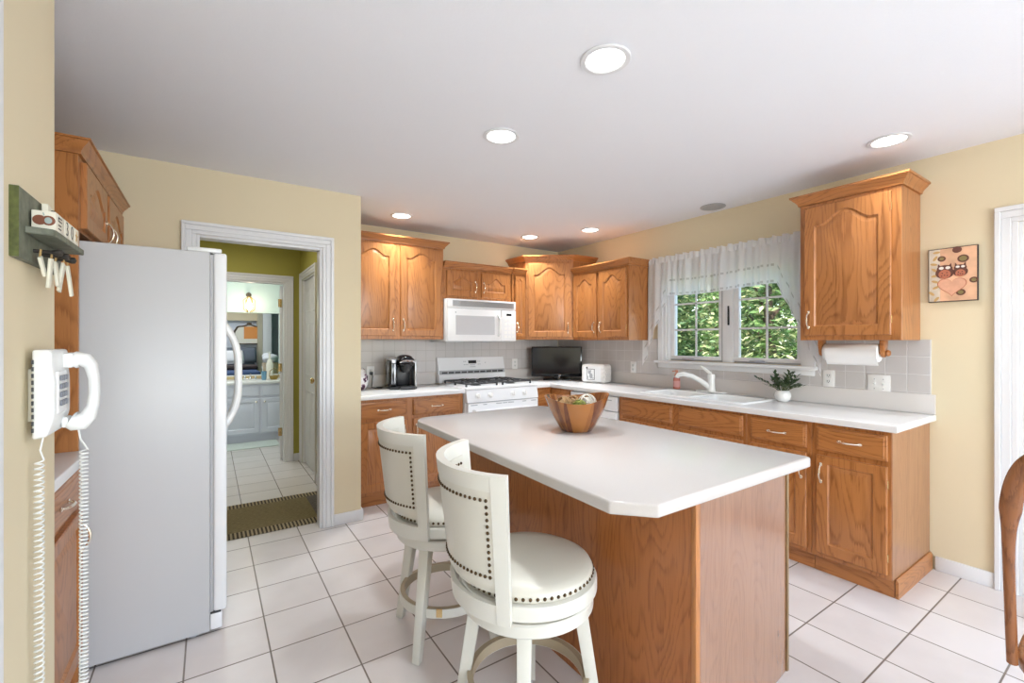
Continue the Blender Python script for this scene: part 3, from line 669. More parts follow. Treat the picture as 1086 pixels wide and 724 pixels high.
# ------------------------------------------------------------------ cabinets
T = 0.019
def arch_loop(x0, x1, z0, z1, arch, i, dy, n=18):
    """closed loop of a door panel: straight sides, cathedral arched top; i = inset, dy = y of the loop"""
    cx = (x0 + x1) / 2; hw = (x1 - x0) / 2 - i
    pts = [(cx - hw, dy, z0 + i), (cx + hw, dy, z0 + i)]
    for k in range(n + 1):
        u = 1 - 2 * k / n
        a = 0.0
        if arch:
            q = abs(u)
            if q < 0.78: a = arch * (0.5 + 0.5 * math.cos(PI * q / 0.78)) ** 0.8
        pts.append((cx + hw * u, dy, z1 - i - arch + a))
    return pts
def cab_door(parent, x0, x1, z0, z1, arch=0.0, y=0.0, hside=None, hz=None, hv=True, stile=0.058, hinge=None, name='door', knob=True, mat='oak_v'):
    b = B(); st = min(stile, (x1 - x0) * 0.24); yf = y - T; n = 18
    ox0, ox1, oz0, oz1 = x0 + st, x1 - st, z0 + st, z1 - st * 0.8
    L0 = arch_loop(ox0, ox1, oz0, oz1, arch, 0, yf, n)
    e = 0.004
    def outer(i, yy):
        pts = [(x0 + i, yy, z0 + i), (x1 - i, yy, z0 + i)]
        for k in range(n + 1):
            u = 1 - 2 * k / n
            xx = (x1 - i) if k == 0 else (x0 + i) if k == n else L0[2 + k][0]
            pts.append((xx, yy, z1 - i))
        return pts
    b.quads([outer(0, y), outer(0, yf + e), outer(e * 0.9, yf), L0,
             arch_loop(ox0, ox1, oz0, oz1, arch, 0.006, yf + 0.007, n), arch_loop(ox0, ox1, oz0, oz1, arch, 0.011, yf + 0.009, n),
             arch_loop(ox0, ox1, oz0, oz1, arch, 0.032, yf + 0.003, n), arch_loop(ox0, ox1, oz0, oz1, arch, 0.035, yf + 0.002, n)], True, True, True)
    d = b.done(name, mat, parent, 25)
    if hside:
        hx = x0 + 0.026 if hside == 'l' else x1 - 0.026
        pull(d, hx, yf, hz if hz is not None else z0 + 0.10, True)
    if hinge:
        hx = x0 - 0.002 if hinge == 'l' else x1 + 0.002
        b = None
        for zz in (z0 + 0.09, z1 - 0.09): B().tube([(hx, yf + 0.006, zz - 0.022), (hx, yf + 0.006, zz + 0.022)], 0.0035, 8).done('hinge', 'brass', d)
    return d
def pull(parent, x, y, z, vertical):
    """curved bow pull with flared feet"""
    b = B(); L = 0.048; pts = []; rs = []
    for k in range(13):
        t = -1 + 2 * k / 12; s = t * L; o = 0.022 * math.cos(t * PI / 2) ** 0.6 if abs(t) < 1 else 0
        pts.append((x, y - 0.003 - o, z + s) if vertical else (x + s, y - 0.003 - o, z)); rs.append(0.0055 - 0.0018 * abs(t))
    b.tube(pts, rs, 8)
    for s in (-L, L):
        c = (x, y - 0.002, z + s) if vertical else (x + s, y - 0.002, z)
        b.ball(c, 0.008, 10, (1, 0.5, 1.5) if vertical else (1.5, 0.5, 1))
    b.done('handle', 'pull_metal', parent)
def drawer(parent, x0, x1, z0, z1, handle=True, y=0.0, name='drawer'):
    b = B(); yf = y - T
    def lp(i, yy): return [(x0 + i, yy, z0 + i), (x1 - i, yy, z0 + i), (x1 - i, yy, z1 - i), (x0 + i, yy, z1 - i)]
    b.quads([lp(0, y), lp(0, yf + 0.008), lp(0.003, yf + 0.005), lp(0.012, yf + 0.003), lp(0.014, yf), lp(0.016, yf)], True, True, True)
    d = b.done(name, 'oak_h', parent, 25)
    if handle: pull(d, (x0 + x1) / 2, yf, (z0 + z1) / 2, False)
    return d
def crown(parent, W, D, z, left=True, right=True, mat='oak_h', h=0.062, out=0.048):
    """crown moulding wrapped round front and exposed sides"""
    b = B(); prof = [(0.0, 0.0), (0.010, 0.0), (0.012, 0.012), (0.020, 0.024), (0.036, 0.040), (0.040, 0.048), (0.048, 0.050), (0.048, h), (0.0, h)]
    loops = []
    for o, zz in prof:
        o *= out / 0.048
        xl = -o if left else 0.0; xr = W + o if right else W
        loops.append([(xl, D, z + zz), (xl, -o, z + zz), (xr, -o, z + zz), (xr, D, z + zz)])
    b.quads(loops, True, True, True)
    return b.done('crown_moulding', mat, parent, 30)
def upper(label, loc, rotz, W, D, Hc, doors, crown_sides=(True, True), rail=0.0, frame=0.03, arch=0.055, side='oak_v'):
    """doors: (x0, x1, handle side, hinge side) in local x; body z 0..Hc, crown on top"""
    t = thing('wall_cabinet', label, 'cabinet', loc, rotz)
    b = B(); b.box(0, 0.0, 0, W, D, Hc, 0.0015, 1); b.done('body', side, t, 30)
    for x0, x1, hs, hg in doors: cab_door(t, x0, x1, frame, Hc - 0.022, min(arch, (x1 - x0) * 0.17), -0.0005, hs, None, True, hinge=hg)
    crown(t, W, D, Hc, *crown_sides)
    return t
R90 = PI / 2
UF = 3.955
upper('tall two-door oak wall cabinet above the coffee maker', (0.957, UF, 1.365), 0, 0.905, 0.323, 0.865, [(0.035, 0.432, 'r', None), (0.478, 0.880, 'l', None)], (False, True))
upper('short two-door oak wall cabinet directly above the white microwave', (1.868, UF + 0.012, 1.757), 0, 0.784, 0.311, 0.300, [(0.032, 0.370, 'r', None), (0.415, 0.755, 'l', None)], (False, False), arch=0.06)
upper('narrow single-door oak wall cabinet between microwave and corner cabinet', (2.655, UF, 1.365), 0, 0.172, 0.323, 0.692, [(0.030, 0.152, 'l', None)], (False, False), arch=0.05)
upper('two-door oak wall cabinet left of the window curtain, above the toaster cover', (XR - 0.325, 3.635, 1.358), -R90, 0.765, 0.323, 0.700, [(0.010, 0.350, 'r', 'l'), (0.392, 0.742, 'l', 'r')], (False, True), arch=0.065)
sc_ = upper('single-door oak wall cabinet between the window and the owl picture', (XR - 0.325, 1.407, 1.353), -R90, 0.524, 0.323, 0.877, [(0.030, 0.480, 'l', 'r')], (True, True), arch=0.085)
# corner cabinet: five-sided, diagonal door
t = thing('wall_cabinet', 'tall corner oak wall cabinet with a diagonal door above the television', 'cabinet', (XR, YB, 1.365))
PL = [(-0.729, -0.002), (-0.729, -0.325), (-0.326, -0.640), (-0.002, -0.640), (-0.002, -0.002)]
b = B(); b.prism(PL, 0, 0.84, 0.0015, 1); b.done('body', 'oak_v', t, 30)
b = B(); loops = []
for o, zz in [(0.0, 0.0), (0.010, 0.0), (0.012, 0.012), (0.020, 0.024), (0.036, 0.040), (0.040, 0.048), (0.048, 0.050), (0.048, 0.062), (0.0, 0.062)]:
    loops.append([(-0.729 - o, -0.002, 0.84 + zz), (-0.729 - o, -0.325 - o * 0.45, 0.84 + zz), (-0.326 - o * 0.45, -0.640 - o, 0.84 + zz), (-0.002, -0.640 - o, 0.84 + zz), (-0.002, -0.002, 0.84 + zz)])
b.quads(loops, True, True, True); b.done('crown_moulding', 'oak_h', t, 30)
pa = Vector((-0.729, -0.325, 0)); pb = Vector((-0.326, -0.640, 0)); dl = (pb - pa).length
f = bpy.data.objects.new('door_frame', None)
fm = B(); fm.box(0.0, -0.004, 0.0, dl, -0.0005, 0.84, 0.001, 1); fo = fm.done('face_frame', 'oak_v', t, 30)
bpy.data.objects.remove(f)
fo.location = pa; fo.rotation_euler = (0, 0, math.atan2(pb.y - pa.y, pb.x - pa.x))
cd = cab_door(t, 0.030, dl - 0.030, 0.028, 0.818, 0.075, -0.0045)
cd.location = fo.location; cd.rotation_euler = fo.rotation_euler
pull(cd, dl - 0.056, -0.0045 - T, 0.125, True)
# cabinet over the refrigerator, with the tall panel that runs down beside it
t = thing('wall_cabinet', 'two-door oak cabinet over the refrigerator with a tall side panel', 'cabinet', (-0.43, 2.432, 0), R90)
b = B(); b.box(0, 0, 1.785, 1.022, 0.62, 2.085, 0.0015, 1); b.done('body', 'oak_v', t, 30)
b = B(); b.box(0, 0.0, 0.0, 0.022, 0.62, 1.784, 0.001, 1); b.done('side_panel', 'oak_v', t, 30)
cab_door(t, 0.040, 0.485, 1.80, 2.065, 0.06, -0.0005, 'r', 1.865); cab_door(t, 0.540, 0.985, 1.80, 2.065, 0.06, -0.0005, 'l', 1.865)
crown(t, 1.022, 0.62, 2.085, True, False, h=0.056, out=0.044)

# base cabinets -----------------------------------------------------------
def base_cab(label, loc, rotz, W, D, cols, Hc=0.875, end=None, kick=0.04, skirt=False, hollow=False):
    """cols: (x0, x1, drawer handle?, door spec list)"""
    t = thing('base_cabinet', label, 'cabinet', loc, rotz)
    b = B()
    if hollow:
        b.box(0, 0, 0.10, W, D, 0.70, 0.0015, 1); b.box(0, 0, 0.7, W, 0.04, Hc, 0.0015, 1); b.box(0, 0.04, 0.7, 0.018, D, Hc); b.box(W - 0.018, 0.04, 0.7, W, D, Hc)
    else: b.box(0, 0, 0.10, W, D, Hc, 0.0015, 1)
    b.done('body', 'oak_v', t, 30)
    b = B(); b.box(0.0, kick, 0.0, W, kick + 0.018, 0.0995, 0.001, 1); b.done('toe_board', 'oak_h', t, 30)
    if end == 'r':
        b = B(); b.box(W, 0.001, 0.10, W + 0.004, D, Hc - 0.0005, 0.001, 1); b.done('end_panel', 'oak_end', t, 30)
    if end == 'l':
        b = B(); b.box(-0.004, 0.001, 0.10, 0, D, Hc - 0.0005, 0.001, 1); b.done('end_panel', 'oak_end', t, 30)
    if skirt:
        b = B(); b.prism([(0, 0), (0.014, 0), (0.014, 0.085), (0.006, 0.0995), (0, 0.0995)], 0, D - 0.004 - kick, 0.0, mat=Matrix.Translation((W + 0.0045, kick, 0)) @ Matrix(((1, 0, 0, 0), (0, 0, 1, 0), (0, 1, 0, 0), (0, 0, 0, 1)))); b.done('end_skirting', 'oak_d', t, 30)
    for x0, x1, hd, doors in cols:
        drawer(t, x0, x1, Hc - 0.022 - 0.135, Hc - 0.022, hd, -0.0005)
        for d0, d1, hs, hg in doors: cab_door(t, d0, d1, 0.128, Hc - 0.022 - 0.135 - 0.028, 0.0, -0.0005, hs, Hc - 0.185 - 0.10, hinge=hg)
    return t
BX = 2.94
base_cab('two-drawer oak base cabinet under the coffee maker, left of the stove', (0.957, 3.66, 0), 0, 0.961, 0.618, [(0.035, 0.428, True, [(0.035, 0.428, 'r', None)]), (0.482, 0.920, True, [(0.482, 0.920, 'l', None)])])
base_cab('oak sink base cabinet with two handleless false drawer fronts', (BX, 2.715, 0), -R90, 1.110, 0.616, [(0.035, 0.545, False, [(0.035, 0.545, 'r', None)]), (0.600, 1.090, False, [(0.600, 1.090, 'l', None)])], hollow=True)
base_cab('single-drawer oak base cabinet with its door half hidden behind the island', (BX, 1.603, 0), -R90, 0.385, 0.616, [(0.032, 0.362, True, [(0.032, 0.362, 'r', None)])])
base_cab('oak base cabinet at the right end of the counter, one drawer over one door', (BX, 1.216, 0), -R90, 0.372, 0.616, [(0.028, 0.358, True, [(0.028, 0.358, 'l', 'r')])], end='r', skirt=True)
# corner base cabinet: blind L with a narrow front on each leg
t = thing('base_cabinet', 'oak corner base cabinet with narrow fronts between stove and dishwasher', 'cabinet', (0, 0, 0))
b = B(); b.prism([(2.737, 3.66), (BX, 3.66), (BX, 3.335), (3.556, 3.335), (3.556, 4.276), (2.737, 4.276)], 0.10, 0.875, 0.0015, 1); b.done('body', 'oak_v', t, 30)
b = B(); b.prism([(2.737, 3.70), (2.98, 3.70), (2.98, 3.335), (3.55, 3.335), (3.55, 4.276), (2.737, 4.276)], 0.0, 0.0995); b.done('toe_board', 'oak_h', t, 30)
dr = drawer(t, 0, 0.165, 0.718, 0.853, False); dr.location = (2.750, 3.6595, 0)
dd = cab_door(t, 0, 0.165, 0.128, 0.690); dd.location = (2.750, 3.6595, 0)
dr = drawer(t, 0, 0.27, 0.718, 0.853, False); dr.location = (BX - 0.0005, 3.625, 0); dr.rotation_euler = (0, 0, -R90)
dd = cab_door(t, 0, 0.27, 0.128, 0.690); dd.location = (BX - 0.0005, 3.625, 0); dd.rotation_euler = (0, 0, -R90)
# desk-side base cabinet at the far left
base_cab('oak base cabinet behind the wall telephone, beside the refrigerator', (-0.43, 1.828, 0), R90, 0.602, 0.62, [(0.03, 0.572, True, [(0.03, 0.572, 'r', None)])])

# countertops --------------------------------------------------------------
def outline_top(name, label, pts, z0, z1, mat, bev=0.006, bs=None):
    t = thing(name, label, 'countertop', (0, 0, 0))
    b = B(); b.prism(pts, z0, z1, bev, 3); b.done('slab', mat, t, 40)
    if bs:
        for q in bs: b = B(); b.box(*q, 0.004); b.done('backsplash_strip', 'backsplash_lam', t)
    return t
# worktop along back and right walls, with the cut-out for the sink
SX0, SX1, SY0, SY1 = 3.03, 3.44, 1.72, 2.51
t = thing('countertop', 'white laminate countertop turning the corner from the stove under the window', 'countertop', (0, 0, 0))
b = B(); za, zb = 0.8765, 0.914
def ring(z, i):
    return ([(2.735 + i, 3.62 + i), (2.90 + i, 3.62 + i), (2.90 + i, 0.81 + i), (3.554, 0.81 + i), (3.554, 4.274), (2.735 + i, 4.274)], z)
outer = [(2.735, 3.62), (2.90, 3.62), (2.90, SY1), (2.90, SY0), (2.90, 0.81), (3.554, 0.81), (3.554, SY0), (3.554, SY1), (3.554, 3.62), (3.554, 4.274), (2.735, 4.274)]
bm = b.bm
def slab(rects):
    for x0, y0, x1, y1 in rects: b.box(x0, y0, za, x1, y1, zb)
t2 = bmesh.new(); V = {}
xs = [2.735, 2.90, SX0, SX1, 3.554]; ys = [0.81, SY0, SY1, 3.62, 4.274]
def vv(i, j):
    if (i, j) not in V: V[(i, j)] = t2.verts.new((xs[i], ys[j], za))
    return V[(i, j)]
for i in range(4):
    for j in range(4):
        if i == 0 and j < 3: continue
        if i == 2 and j == 1: continue
        t2.faces.new([vv(i, j), vv(i + 1, j), vv(i + 1, j + 1), vv(i, j + 1)])
r_ = bmesh.ops.extrude_face_region(t2, geom=list(t2.faces))
for v in r_['geom']:
    if isinstance(v, bmesh.types.BMVert): v.co.z = zb
bmesh.ops.recalc_face_normals(t2, faces=t2.faces)
ed = [e for e in t2.edges if len(e.link_faces) == 2 and e.calc_face_angle() > 0.5 and not (SX0 - .01 < e.verts[0].co.x < SX1 + .01 and SY0 - .01 < e.verts[0].co.y < SY1 + .01) and abs(e.verts[0].co.z - e.verts[1].co.z) < 1e-5]
bmesh.ops.bevel(t2, geom=ed, offset=0.006, segments=3, affect='EDGES', profile=0.5)
b._merge(t2); b.done('slab', 'laminate_white', t, 40)
b = B(); b.box(3.536, 0.812, 0.9145, 3.558, 4.250, 1.030, 0.004); b.done('backsplash_strip', 'backsplash_lam', t)
b = B(); b.box(2.740, 4.252, 0.9145, 3.534, 4.278, 1.030, 0.004); b.done('backsplash_strip', 'backsplash_lam', t)
outline_top('countertop', 'short white laminate countertop under the coffee maker', [(0.952, 3.62), (1.921, 3.62), (1.921, 4.274), (0.952, 4.274)], za, zb, 'laminate_white', 0.006, [(0.956, 4.252, 0.9145, 1.918, 4.278, 1.030)])
outline_top('countertop', 'white countertop edge behind the telephone cord beside the refrigerator', [(-1.055, 1.815), (-0.395, 1.815), (-0.395, 2.430), (-1.055, 2.430)], za, zb, 'laminate_white')

# island ---------------------------------------------------------------------
t = thing('kitchen_island', 'oak kitchen island base with dark wood panels and paler end panel', 'island', (0, 0, 0))
b = B(); b.box(1.240, 0.850, 0.0, 1.765, 2.37, 0.875, 0.001, 1); b.done('body', 'island_oak', t, 30)
# end panel with the toe notch on the working side
b = B(); pr = [(1.262, 0.0), (1.735, 0.0), (1.735, 0.085), (1.808, 0.10), (1.808, 0.875), (1.262, 0.875)]
b.prism(pr, 0, 0.012, 0.0, mat=Matrix(((1, 0, 0, 0), (0, 0, 1, 0.8375), (0, 1, 0, 0), (0, 0, 0, 1)))); b.done('end_panel', 'island_end_oak', t, 30)
b = B(); b.box(1.238, 0.832, 0.0, 1.2615, 0.8495, 0.875, 0.003); b.done('corner_trim', 'oak_v', t)
b = B(); b.box(1.8085, 0.832, 0.10, 1.823, 0.852, 0.875, 0.002); b.done('edge_trim', 'dark_edge', t)
for k in range(3):
    y1 = 2.36 - k * 0.50
    fr = B(); fr.box(0.0, 0.0, 0.10, 0.496, 0.04, 0.875, 0.001, 1)
    fo = fr.done('face_frame', 'oak_v', t, 30); fo.location = (1.767, y1 - 0.499, 0); fo.rotation_euler = (0, 0, R90); fo.location.x = 1.807
    dr = drawer(t, 0.02, 0.476, 0.718, 0.853, True); dr.location = (1.8075, y1 - 0.499, 0); dr.rotation_euler = (0, 0, R90)
    dd = cab_door(t, 0.02, 0.476, 0.128, 0.690, 0, 0, 'l', 0.60); dd.location = dr.location; dd.rotation_euler = (0, 0, R90)
b = B(); pts = [(0.945 + 0.11, 2.42), (0.945, 2.31), (0.945, 0.875), (1.02, 0.775), (1.035, 0.772)]
def arc(cx, cy, r, a0, a1, n=6): return [(cx + r * math.cos(math.radians(a0 + (a1 - a0) * k / n)), cy + r * math.sin(math.radians(a0 + (a1 - a0) * k / n))) for k in range(n + 1)]
pts = [(0.897, 0.865), (0.985, 0.772)] + arc(1.850, 0.792, 0.02, 270, 360, 4) + [(1.870, 2.30)] + arc(1.80, 2.35, 0.07, 0, 90, 5) + arc(1.06, 2.30, 0.12, 90, 180, 8)
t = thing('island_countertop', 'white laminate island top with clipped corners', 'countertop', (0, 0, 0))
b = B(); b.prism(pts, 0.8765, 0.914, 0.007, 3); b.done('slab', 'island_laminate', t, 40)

# ------------------------------------------------------------------ refrigerator
t = thing('refrigerator', 'large white side-by-side refrigerator left of the doorway', 'refrigerator', (0, 2.49, 0))
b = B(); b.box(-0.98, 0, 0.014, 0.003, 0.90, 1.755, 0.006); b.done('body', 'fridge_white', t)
for y0, y1, nm in ((0.0, 0.385, 'door'), (0.392, 0.90, 'door')):
    b = B(); b.box(0.004, y0 + 0.006, 0.10, 0.016, y1 - 0.006, 1.745); g = None
    d = B(); d.box(0.016, y0, 0.098, 0.068, y1, 1.755, 0.010, 3); g = d.done(nm, 'appliance_white', t)
    b.done('gasket', 'fridge_gasket', g)
    hy = (0.350 if y0 < 0.1 else 0.432)
    h = B(); pts = []
    for k in range(21):
        a = -1 + 2 * k / 20; pts.append((0.066 + 0.066 * max(0, 1 - abs(a) ** 3.2), hy, 1.165 + a * 0.265))
    h.tube(pts, [0.017 if abs(k - 10) < 9 else 0.020 for k in range(21)], 10); h.ball((0.07, hy, 1.43), 0.022, 12, (0.6, 1, 1.4)); h.ball((0.07, hy, 0.90), 0.022, 12, (0.6, 1, 1.4))
    h.done('handle', 'plastic_white', g)
b = B(); b.box(-0.085, 0.01, 1.7555, 0.048, 0.10, 1.776, 0.006); b.box(0.012, 0.02, 1.752, 0.045, 0.07, 1.7585, 0.001); b.done('hinge_cover', 'plastic_white', t)
b = B(); b.box(0.0035, 0.0, 0.018, 0.05, 0.90, 0.092, 0.006); b.done('kick_grille', 'appliance_white', t)
b = B(); b.box(0.0045, 0.0, 0.0925, 0.045, 0.90, 0.0975); b.done('gap_strip', 'slot_dark', t)
for x in (-0.90, -0.06):
    for y in (0.04, 0.86):
        b = B(); b.tube([(x, y, 0.0), (x, y, 0.006), (x, y, 0.0135)], [0.022, 0.022, 0.014], 14); b.done('levelling_foot', 'grey_vent', t)

# ------------------------------------------------------------------ stove
t = thing('gas_stove', 'white freestanding gas stove with black grates', 'stove', (1.929, 3.585, 0)); W = 0.798
b = B(); b.box(0, 0.05, 0.06, W, 0.68, 0.90, 0.004); b.done('body', 'appliance_white', t)
b = B(); b.box(0.02, 0.07, 0.0, W - 0.02, 0.66, 0.06); b.done('plinth', 'slot_dark', t)
b = B(); b.box(-0.0, 0.03, 0.9005, W, 0.60, 0.922, 0.006); b.box(0.025, 0.07, 0.9155, W - 0.025, 0.57, 0.924, 0.004); b.done('cooktop', 'appliance_white', t)
b = B(); b.quads([[(x, 0.005, 0.79), (x, 0.048, 0.79), (x, 0.048, 0.8995), (x, 0.030, 0.8995)] for x in (0.0, W)], True, True, True); cp = b.done('control_panel', 'appliance_white', t)
nrm = Vector((0, -0.975, 0.22)); rm = Vector((0, 0, 1)).rotation_difference(nrm).to_matrix().to_4x4()
for x in (0.115, 0.245, 0.50, 0.635):
    b = B(); mm = Matrix.Translation((x, 0.0155, 0.845)) @ rm
    b.lathe([(0, 0), (0.026, 0), (0.026, 0.004), (0.021, 0.006), (0.019, 0.022), (0.016, 0.025), (0, 0.025)], 20, mat=mm); b.box(-0.005, -0.02, 0.02, 0.005, 0.02, 0.033, 0.002, mat=mm); b.done('knob', 'plate_white', t)
b = B(); b.box(0.006, 0.0, 0.22, W - 0.006, 0.048, 0.782, 0.006); od = b.done('oven_door', 'appliance_white', t)
b = B()
for k, (a, c) in enumerate(((0.03, 0.10), (0.16, 0.20), (0.30, 0.365), (0.375, 0.425), (0.435, 0.50), (0.60, 0.645), (0.705, 0.765))): b.box(a, -0.0015, 0.762, c, 0.001, 0.770)
b.box(0.004, 0.004, 0.784, W - 0.004, 0.047, 0.789); b.done('vent_slot', 'grey_vent', od)
b = B(); b.tube([(0.06, -0.002, 0.715), (0.06, -0.04, 0.715), (W - 0.06, -0.04, 0.715), (W - 0.06, -0.002, 0.715)], 0.013, 10); b.done('handle', 'appliance_white', od)
b = B(); b.box(0.13, -0.0025, 0.36, W - 0.13, 0.001, 0.62, 0.001, 1); b.done('oven_window', 'micro_glass', od)
b = B(); b.box(0.006, 0.004, 0.065, W - 0.006, 0.048, 0.212, 0.006); b.done('drawer', 'appliance_white', t)
# backguard
b = B(); b.quads([[(x0, 0.61, 0.9225), (x0, 0.688, 0.9225), (x0, 0.688, 1.178), (x0, 0.655, 1.178), (x0, 0.625, 1.055), (x0, 0.625, 1.010), (x0, 0.612, 1.005)] for x0 in (0.0, W)], True, True, True)
bg = b.done('backguard', 'appliance_white', t, 25)
b = B(); b.box(0.012, 0.6085, 1.008, W - 0.012, 0.628, 1.048, 0.002); v = b.done('vent', 'grey_vent', bg)
b = B()
for k in range(10): x = 0.03 + k * 0.0745; b.box(x, 0.606, 1.016, x + 0.062, 0.609, 1.034)
b.done('slot', 'slot_dark', bg)
tl = Matrix.Translation((W / 2, 0.6405, 1.118)) @ Matrix.Rotation(-math.atan2(0.030, 0.123), 4, 'X')
b = B(); b.box(-0.048, -0.004, -0.006, 0.048, 0.002, 0.026, 0.001, 1, mat=tl); b.done('display', 'black_gloss', bg)
b = B()
for x, z in ((-0.10, 0.016), (-0.08, 0.016), (-0.10, -0.018), (-0.08, -0.018), (-0.06, -0.018), (-0.02, -0.022), (0.0, -0.022), (0.02, -0.022), (0.07, 0.014), (0.09, 0.014), (0.07, -0.016), (0.09, -0.016), (0.16, 0.0)): b.box(x - 0.006, -0.0025, z - 0.004, x + 0.006, 0.001, z + 0.004, mat=tl)
b.box(-0.033, -0.0022, -0.046, 0.033, 0.001, -0.040, mat=tl); b.done('keypad', 'grey_vent', bg)
for gx in (0.20, 0.598):
    g = B(); hw, y0, y1, z0, z1 = 0.165, 0.095, 0.545, 0.926, 0.962
    g.tube([(gx - hw, y0, z1 - 0.01), (gx + hw, y0, z1 - 0.01), (gx + hw, y1, z1 - 0.01), (gx - hw, y1, z1 - 0.01)], 0.0075, 6, True)
    g.tube([(gx - hw, (y0 + y1) / 2, z1 - 0.01), (gx + hw, (y0 + y1) / 2, z1 - 0.01)], 0.0075, 6)
    for cy in (0.21, 0.43):
        for k in range(8):
            a = k * PI / 4; r0, r1 = 0.035, (0.105 if k % 2 else 0.13)
            g.bar((gx + math.cos(a) * r0, cy + math.sin(a) * r0 * 0.8, z1 + 0.002), (gx + math.cos(a) * r1, cy + math.sin(a) * r1 * 0.8, z1 - 0.006), 0.016, 0.010)
    for sx in (-1, 1):
        for yy in (y0, y1, (y0 + y1) / 2): g.bar((gx + sx * hw, yy, z1 - 0.008), (gx + sx * hw, yy, z0 - 0.001), 0.014)
    g.done('grate', 'cast_iron', t)
    for cy in (0.21, 0.43):
        b = B(); b.lathe([(0, 0.9245), (0.052, 0.9245), (0.048, 0.930), (0.036, 0.931), (0.036, 0.940), (0.030, 0.944), (0, 0.944)], 24, c=(gx, cy, 0)); b.done('burner', 'cast_iron', t)

# ------------------------------------------------------------------ microwave
t = thing('microwave_oven', 'white over-the-range microwave above the stove', 'microwave', (1.868, 3.875, 1.345)); W = 0.786
b = B(); b.box(0, 0.02, 0.0, W, 0.40, 0.4105, 0.004); b.done('body', 'appliance_white', t)
b = B(); b.box(0.003, 0.0, 0.322, W - 0.003, 0.0195, 0.410, 0.004); vp = b.done('vent_panel', 'appliance_white', t)
b = B()
b.box(0.055, -0.002, 0.338, W - 0.03, 0.001, 0.394)
b.done('vent_grille', 'grey_vent', vp)
b = B()
for k in range(6): b.box(0.13, -0.005, 0.342 + k * 0.009, W - 0.035, -0.001, 0.3465 + k * 0.009)
b.done('louvre', 'silver', vp)
b = B(); b.box(0.003, -0.004, 0.004, 0.600, 0.0195, 0.318, 0.005); dr = b.done('door', 'appliance_white', t)
b = B(); b.box(0.085, -0.0055, 0.066, 0.520, -0.003, 0.252, 0.001, 1); b.done('window', 'micro_glass', dr)
b = B(); b.tube([(0.565, -0.004, 0.055), (0.565, -0.034, 0.085), (0.565, -0.040, 0.16), (0.565, -0.034, 0.235), (0.565, -0.004, 0.265)], [0.012, 0.014, 0.015, 0.014, 0.012], 10); b.done('handle', 'plastic_white', dr)
b = B(); b.lathe([(0, 0), (0.007, 0), (0.006, 0.002), (0, 0.002)], 16, mat=Matrix.Translation((0.085, -0.004, 0.280)) @ Matrix.Rotation(PI / 2, 4, 'X')); b.done('badge', 'grey_vent', dr)
b = B(); b.box(0.604, -0.002, 0.004, W - 0.003, 0.0195, 0.318, 0.004); cp = b.done('control_panel', 'appliance_white', t)
b = B(); b.box(0.665, -0.0045, 0.262, 0.725, -0.001, 0.285, 0.001, 1); b.done('display', 'black_gloss', cp)
for r in range(5):
    for c in range(3):
        b = B(); x = 0.640 + c * 0.045; z = 0.035 + r * 0.042; b.box(x, -0.0038, z, x + 0.034, -0.0015, z + 0.028, 0.001, 1); b.done('button', 'plate_white', cp)
b = B(); b.box(0.0, 0.012, -0.006, W, 0.40, -0.0005, 0.002); b.done('bottom_tray', 'silver', t)

# ------------------------------------------------------------------ dishwasher
t = thing('dishwasher', 'white dishwasher under the counter, half hidden by the wooden bowl', 'dishwasher', (BX, 3.328, 0), -R90); W = 0.605
b = B(); b.box(0.004, 0.02, 0.08, W - 0.004, 0.60, 0.868); b.done('body', 'appliance_white', t)
b = B(); b.box(0.006, -0.022, 0.735, W - 0.006, 0.0195, 0.862, 0.006); c = b.done('control_panel', 'appliance_white', t)
b = B(); b.box(0.42, -0.0235, 0.825, 0.545, -0.021, 0.833); b.box(0.35, -0.0235, 0.792, 0.372, -0.021, 0.796); b.box(0.38, -0.0235, 0.792, 0.40, -0.021, 0.796); b.box(0.08, -0.026, 0.77, 0.30, -0.021, 0.842, 0.002); b.done('vent', 'grey_vent', c)
b = B(); b.box(0.006, -0.018, 0.125, W - 0.006, 0.0195, 0.728, 0.006); b.done('door', 'appliance_white', t)
b = B(); b.box(0.006, 0.03, 0.0, W - 0.006, 0.05, 0.079); b.done('kick_plate', 'slot_dark', t)

# ------------------------------------------------------------------ sink and tap
t = thing('kitchen_sink', 'white double-bowl drop-in sink under the window', 'sink', (3.0, 1.66, 0.9145)); SW, SL = 0.475, 0.91
b = B()
def rr(x0, y0, x1, y1, r, z, n=5):
    p = []
    for cx, cy, a in ((x1 - r, y0 + r, -90), (x1 - r, y1 - r, 0), (x0 + r, y1 - r, 90), (x0 + r, y0 + r, 180)):
        for k in range(n + 1): an = math.radians(a + 90 * k / n); p.append((cx + r * math.cos(an), cy + r * math.sin(an), z))
    return p
b.quads([rr(0, 0, SW, SL, 0.03, 0.0), rr(0.0, 0.0, SW, SL, 0.03, 0.004), rr(0.008, 0.008, SW - 0.008, SL - 0.008, 0.03, 0.011), rr(0.03, 0.035, SW - 0.09, SL - 0.035, 0.03, 0.010)], True)
b.done('rim', 'ceramic_white', t, 50)
b = B()
b.box(0.038, SL / 2 - 0.018, -0.005, SW - 0.095, SL / 2 + 0.018, 0.0095, 0.006); b.done('divider', 'ceramic_white', t)
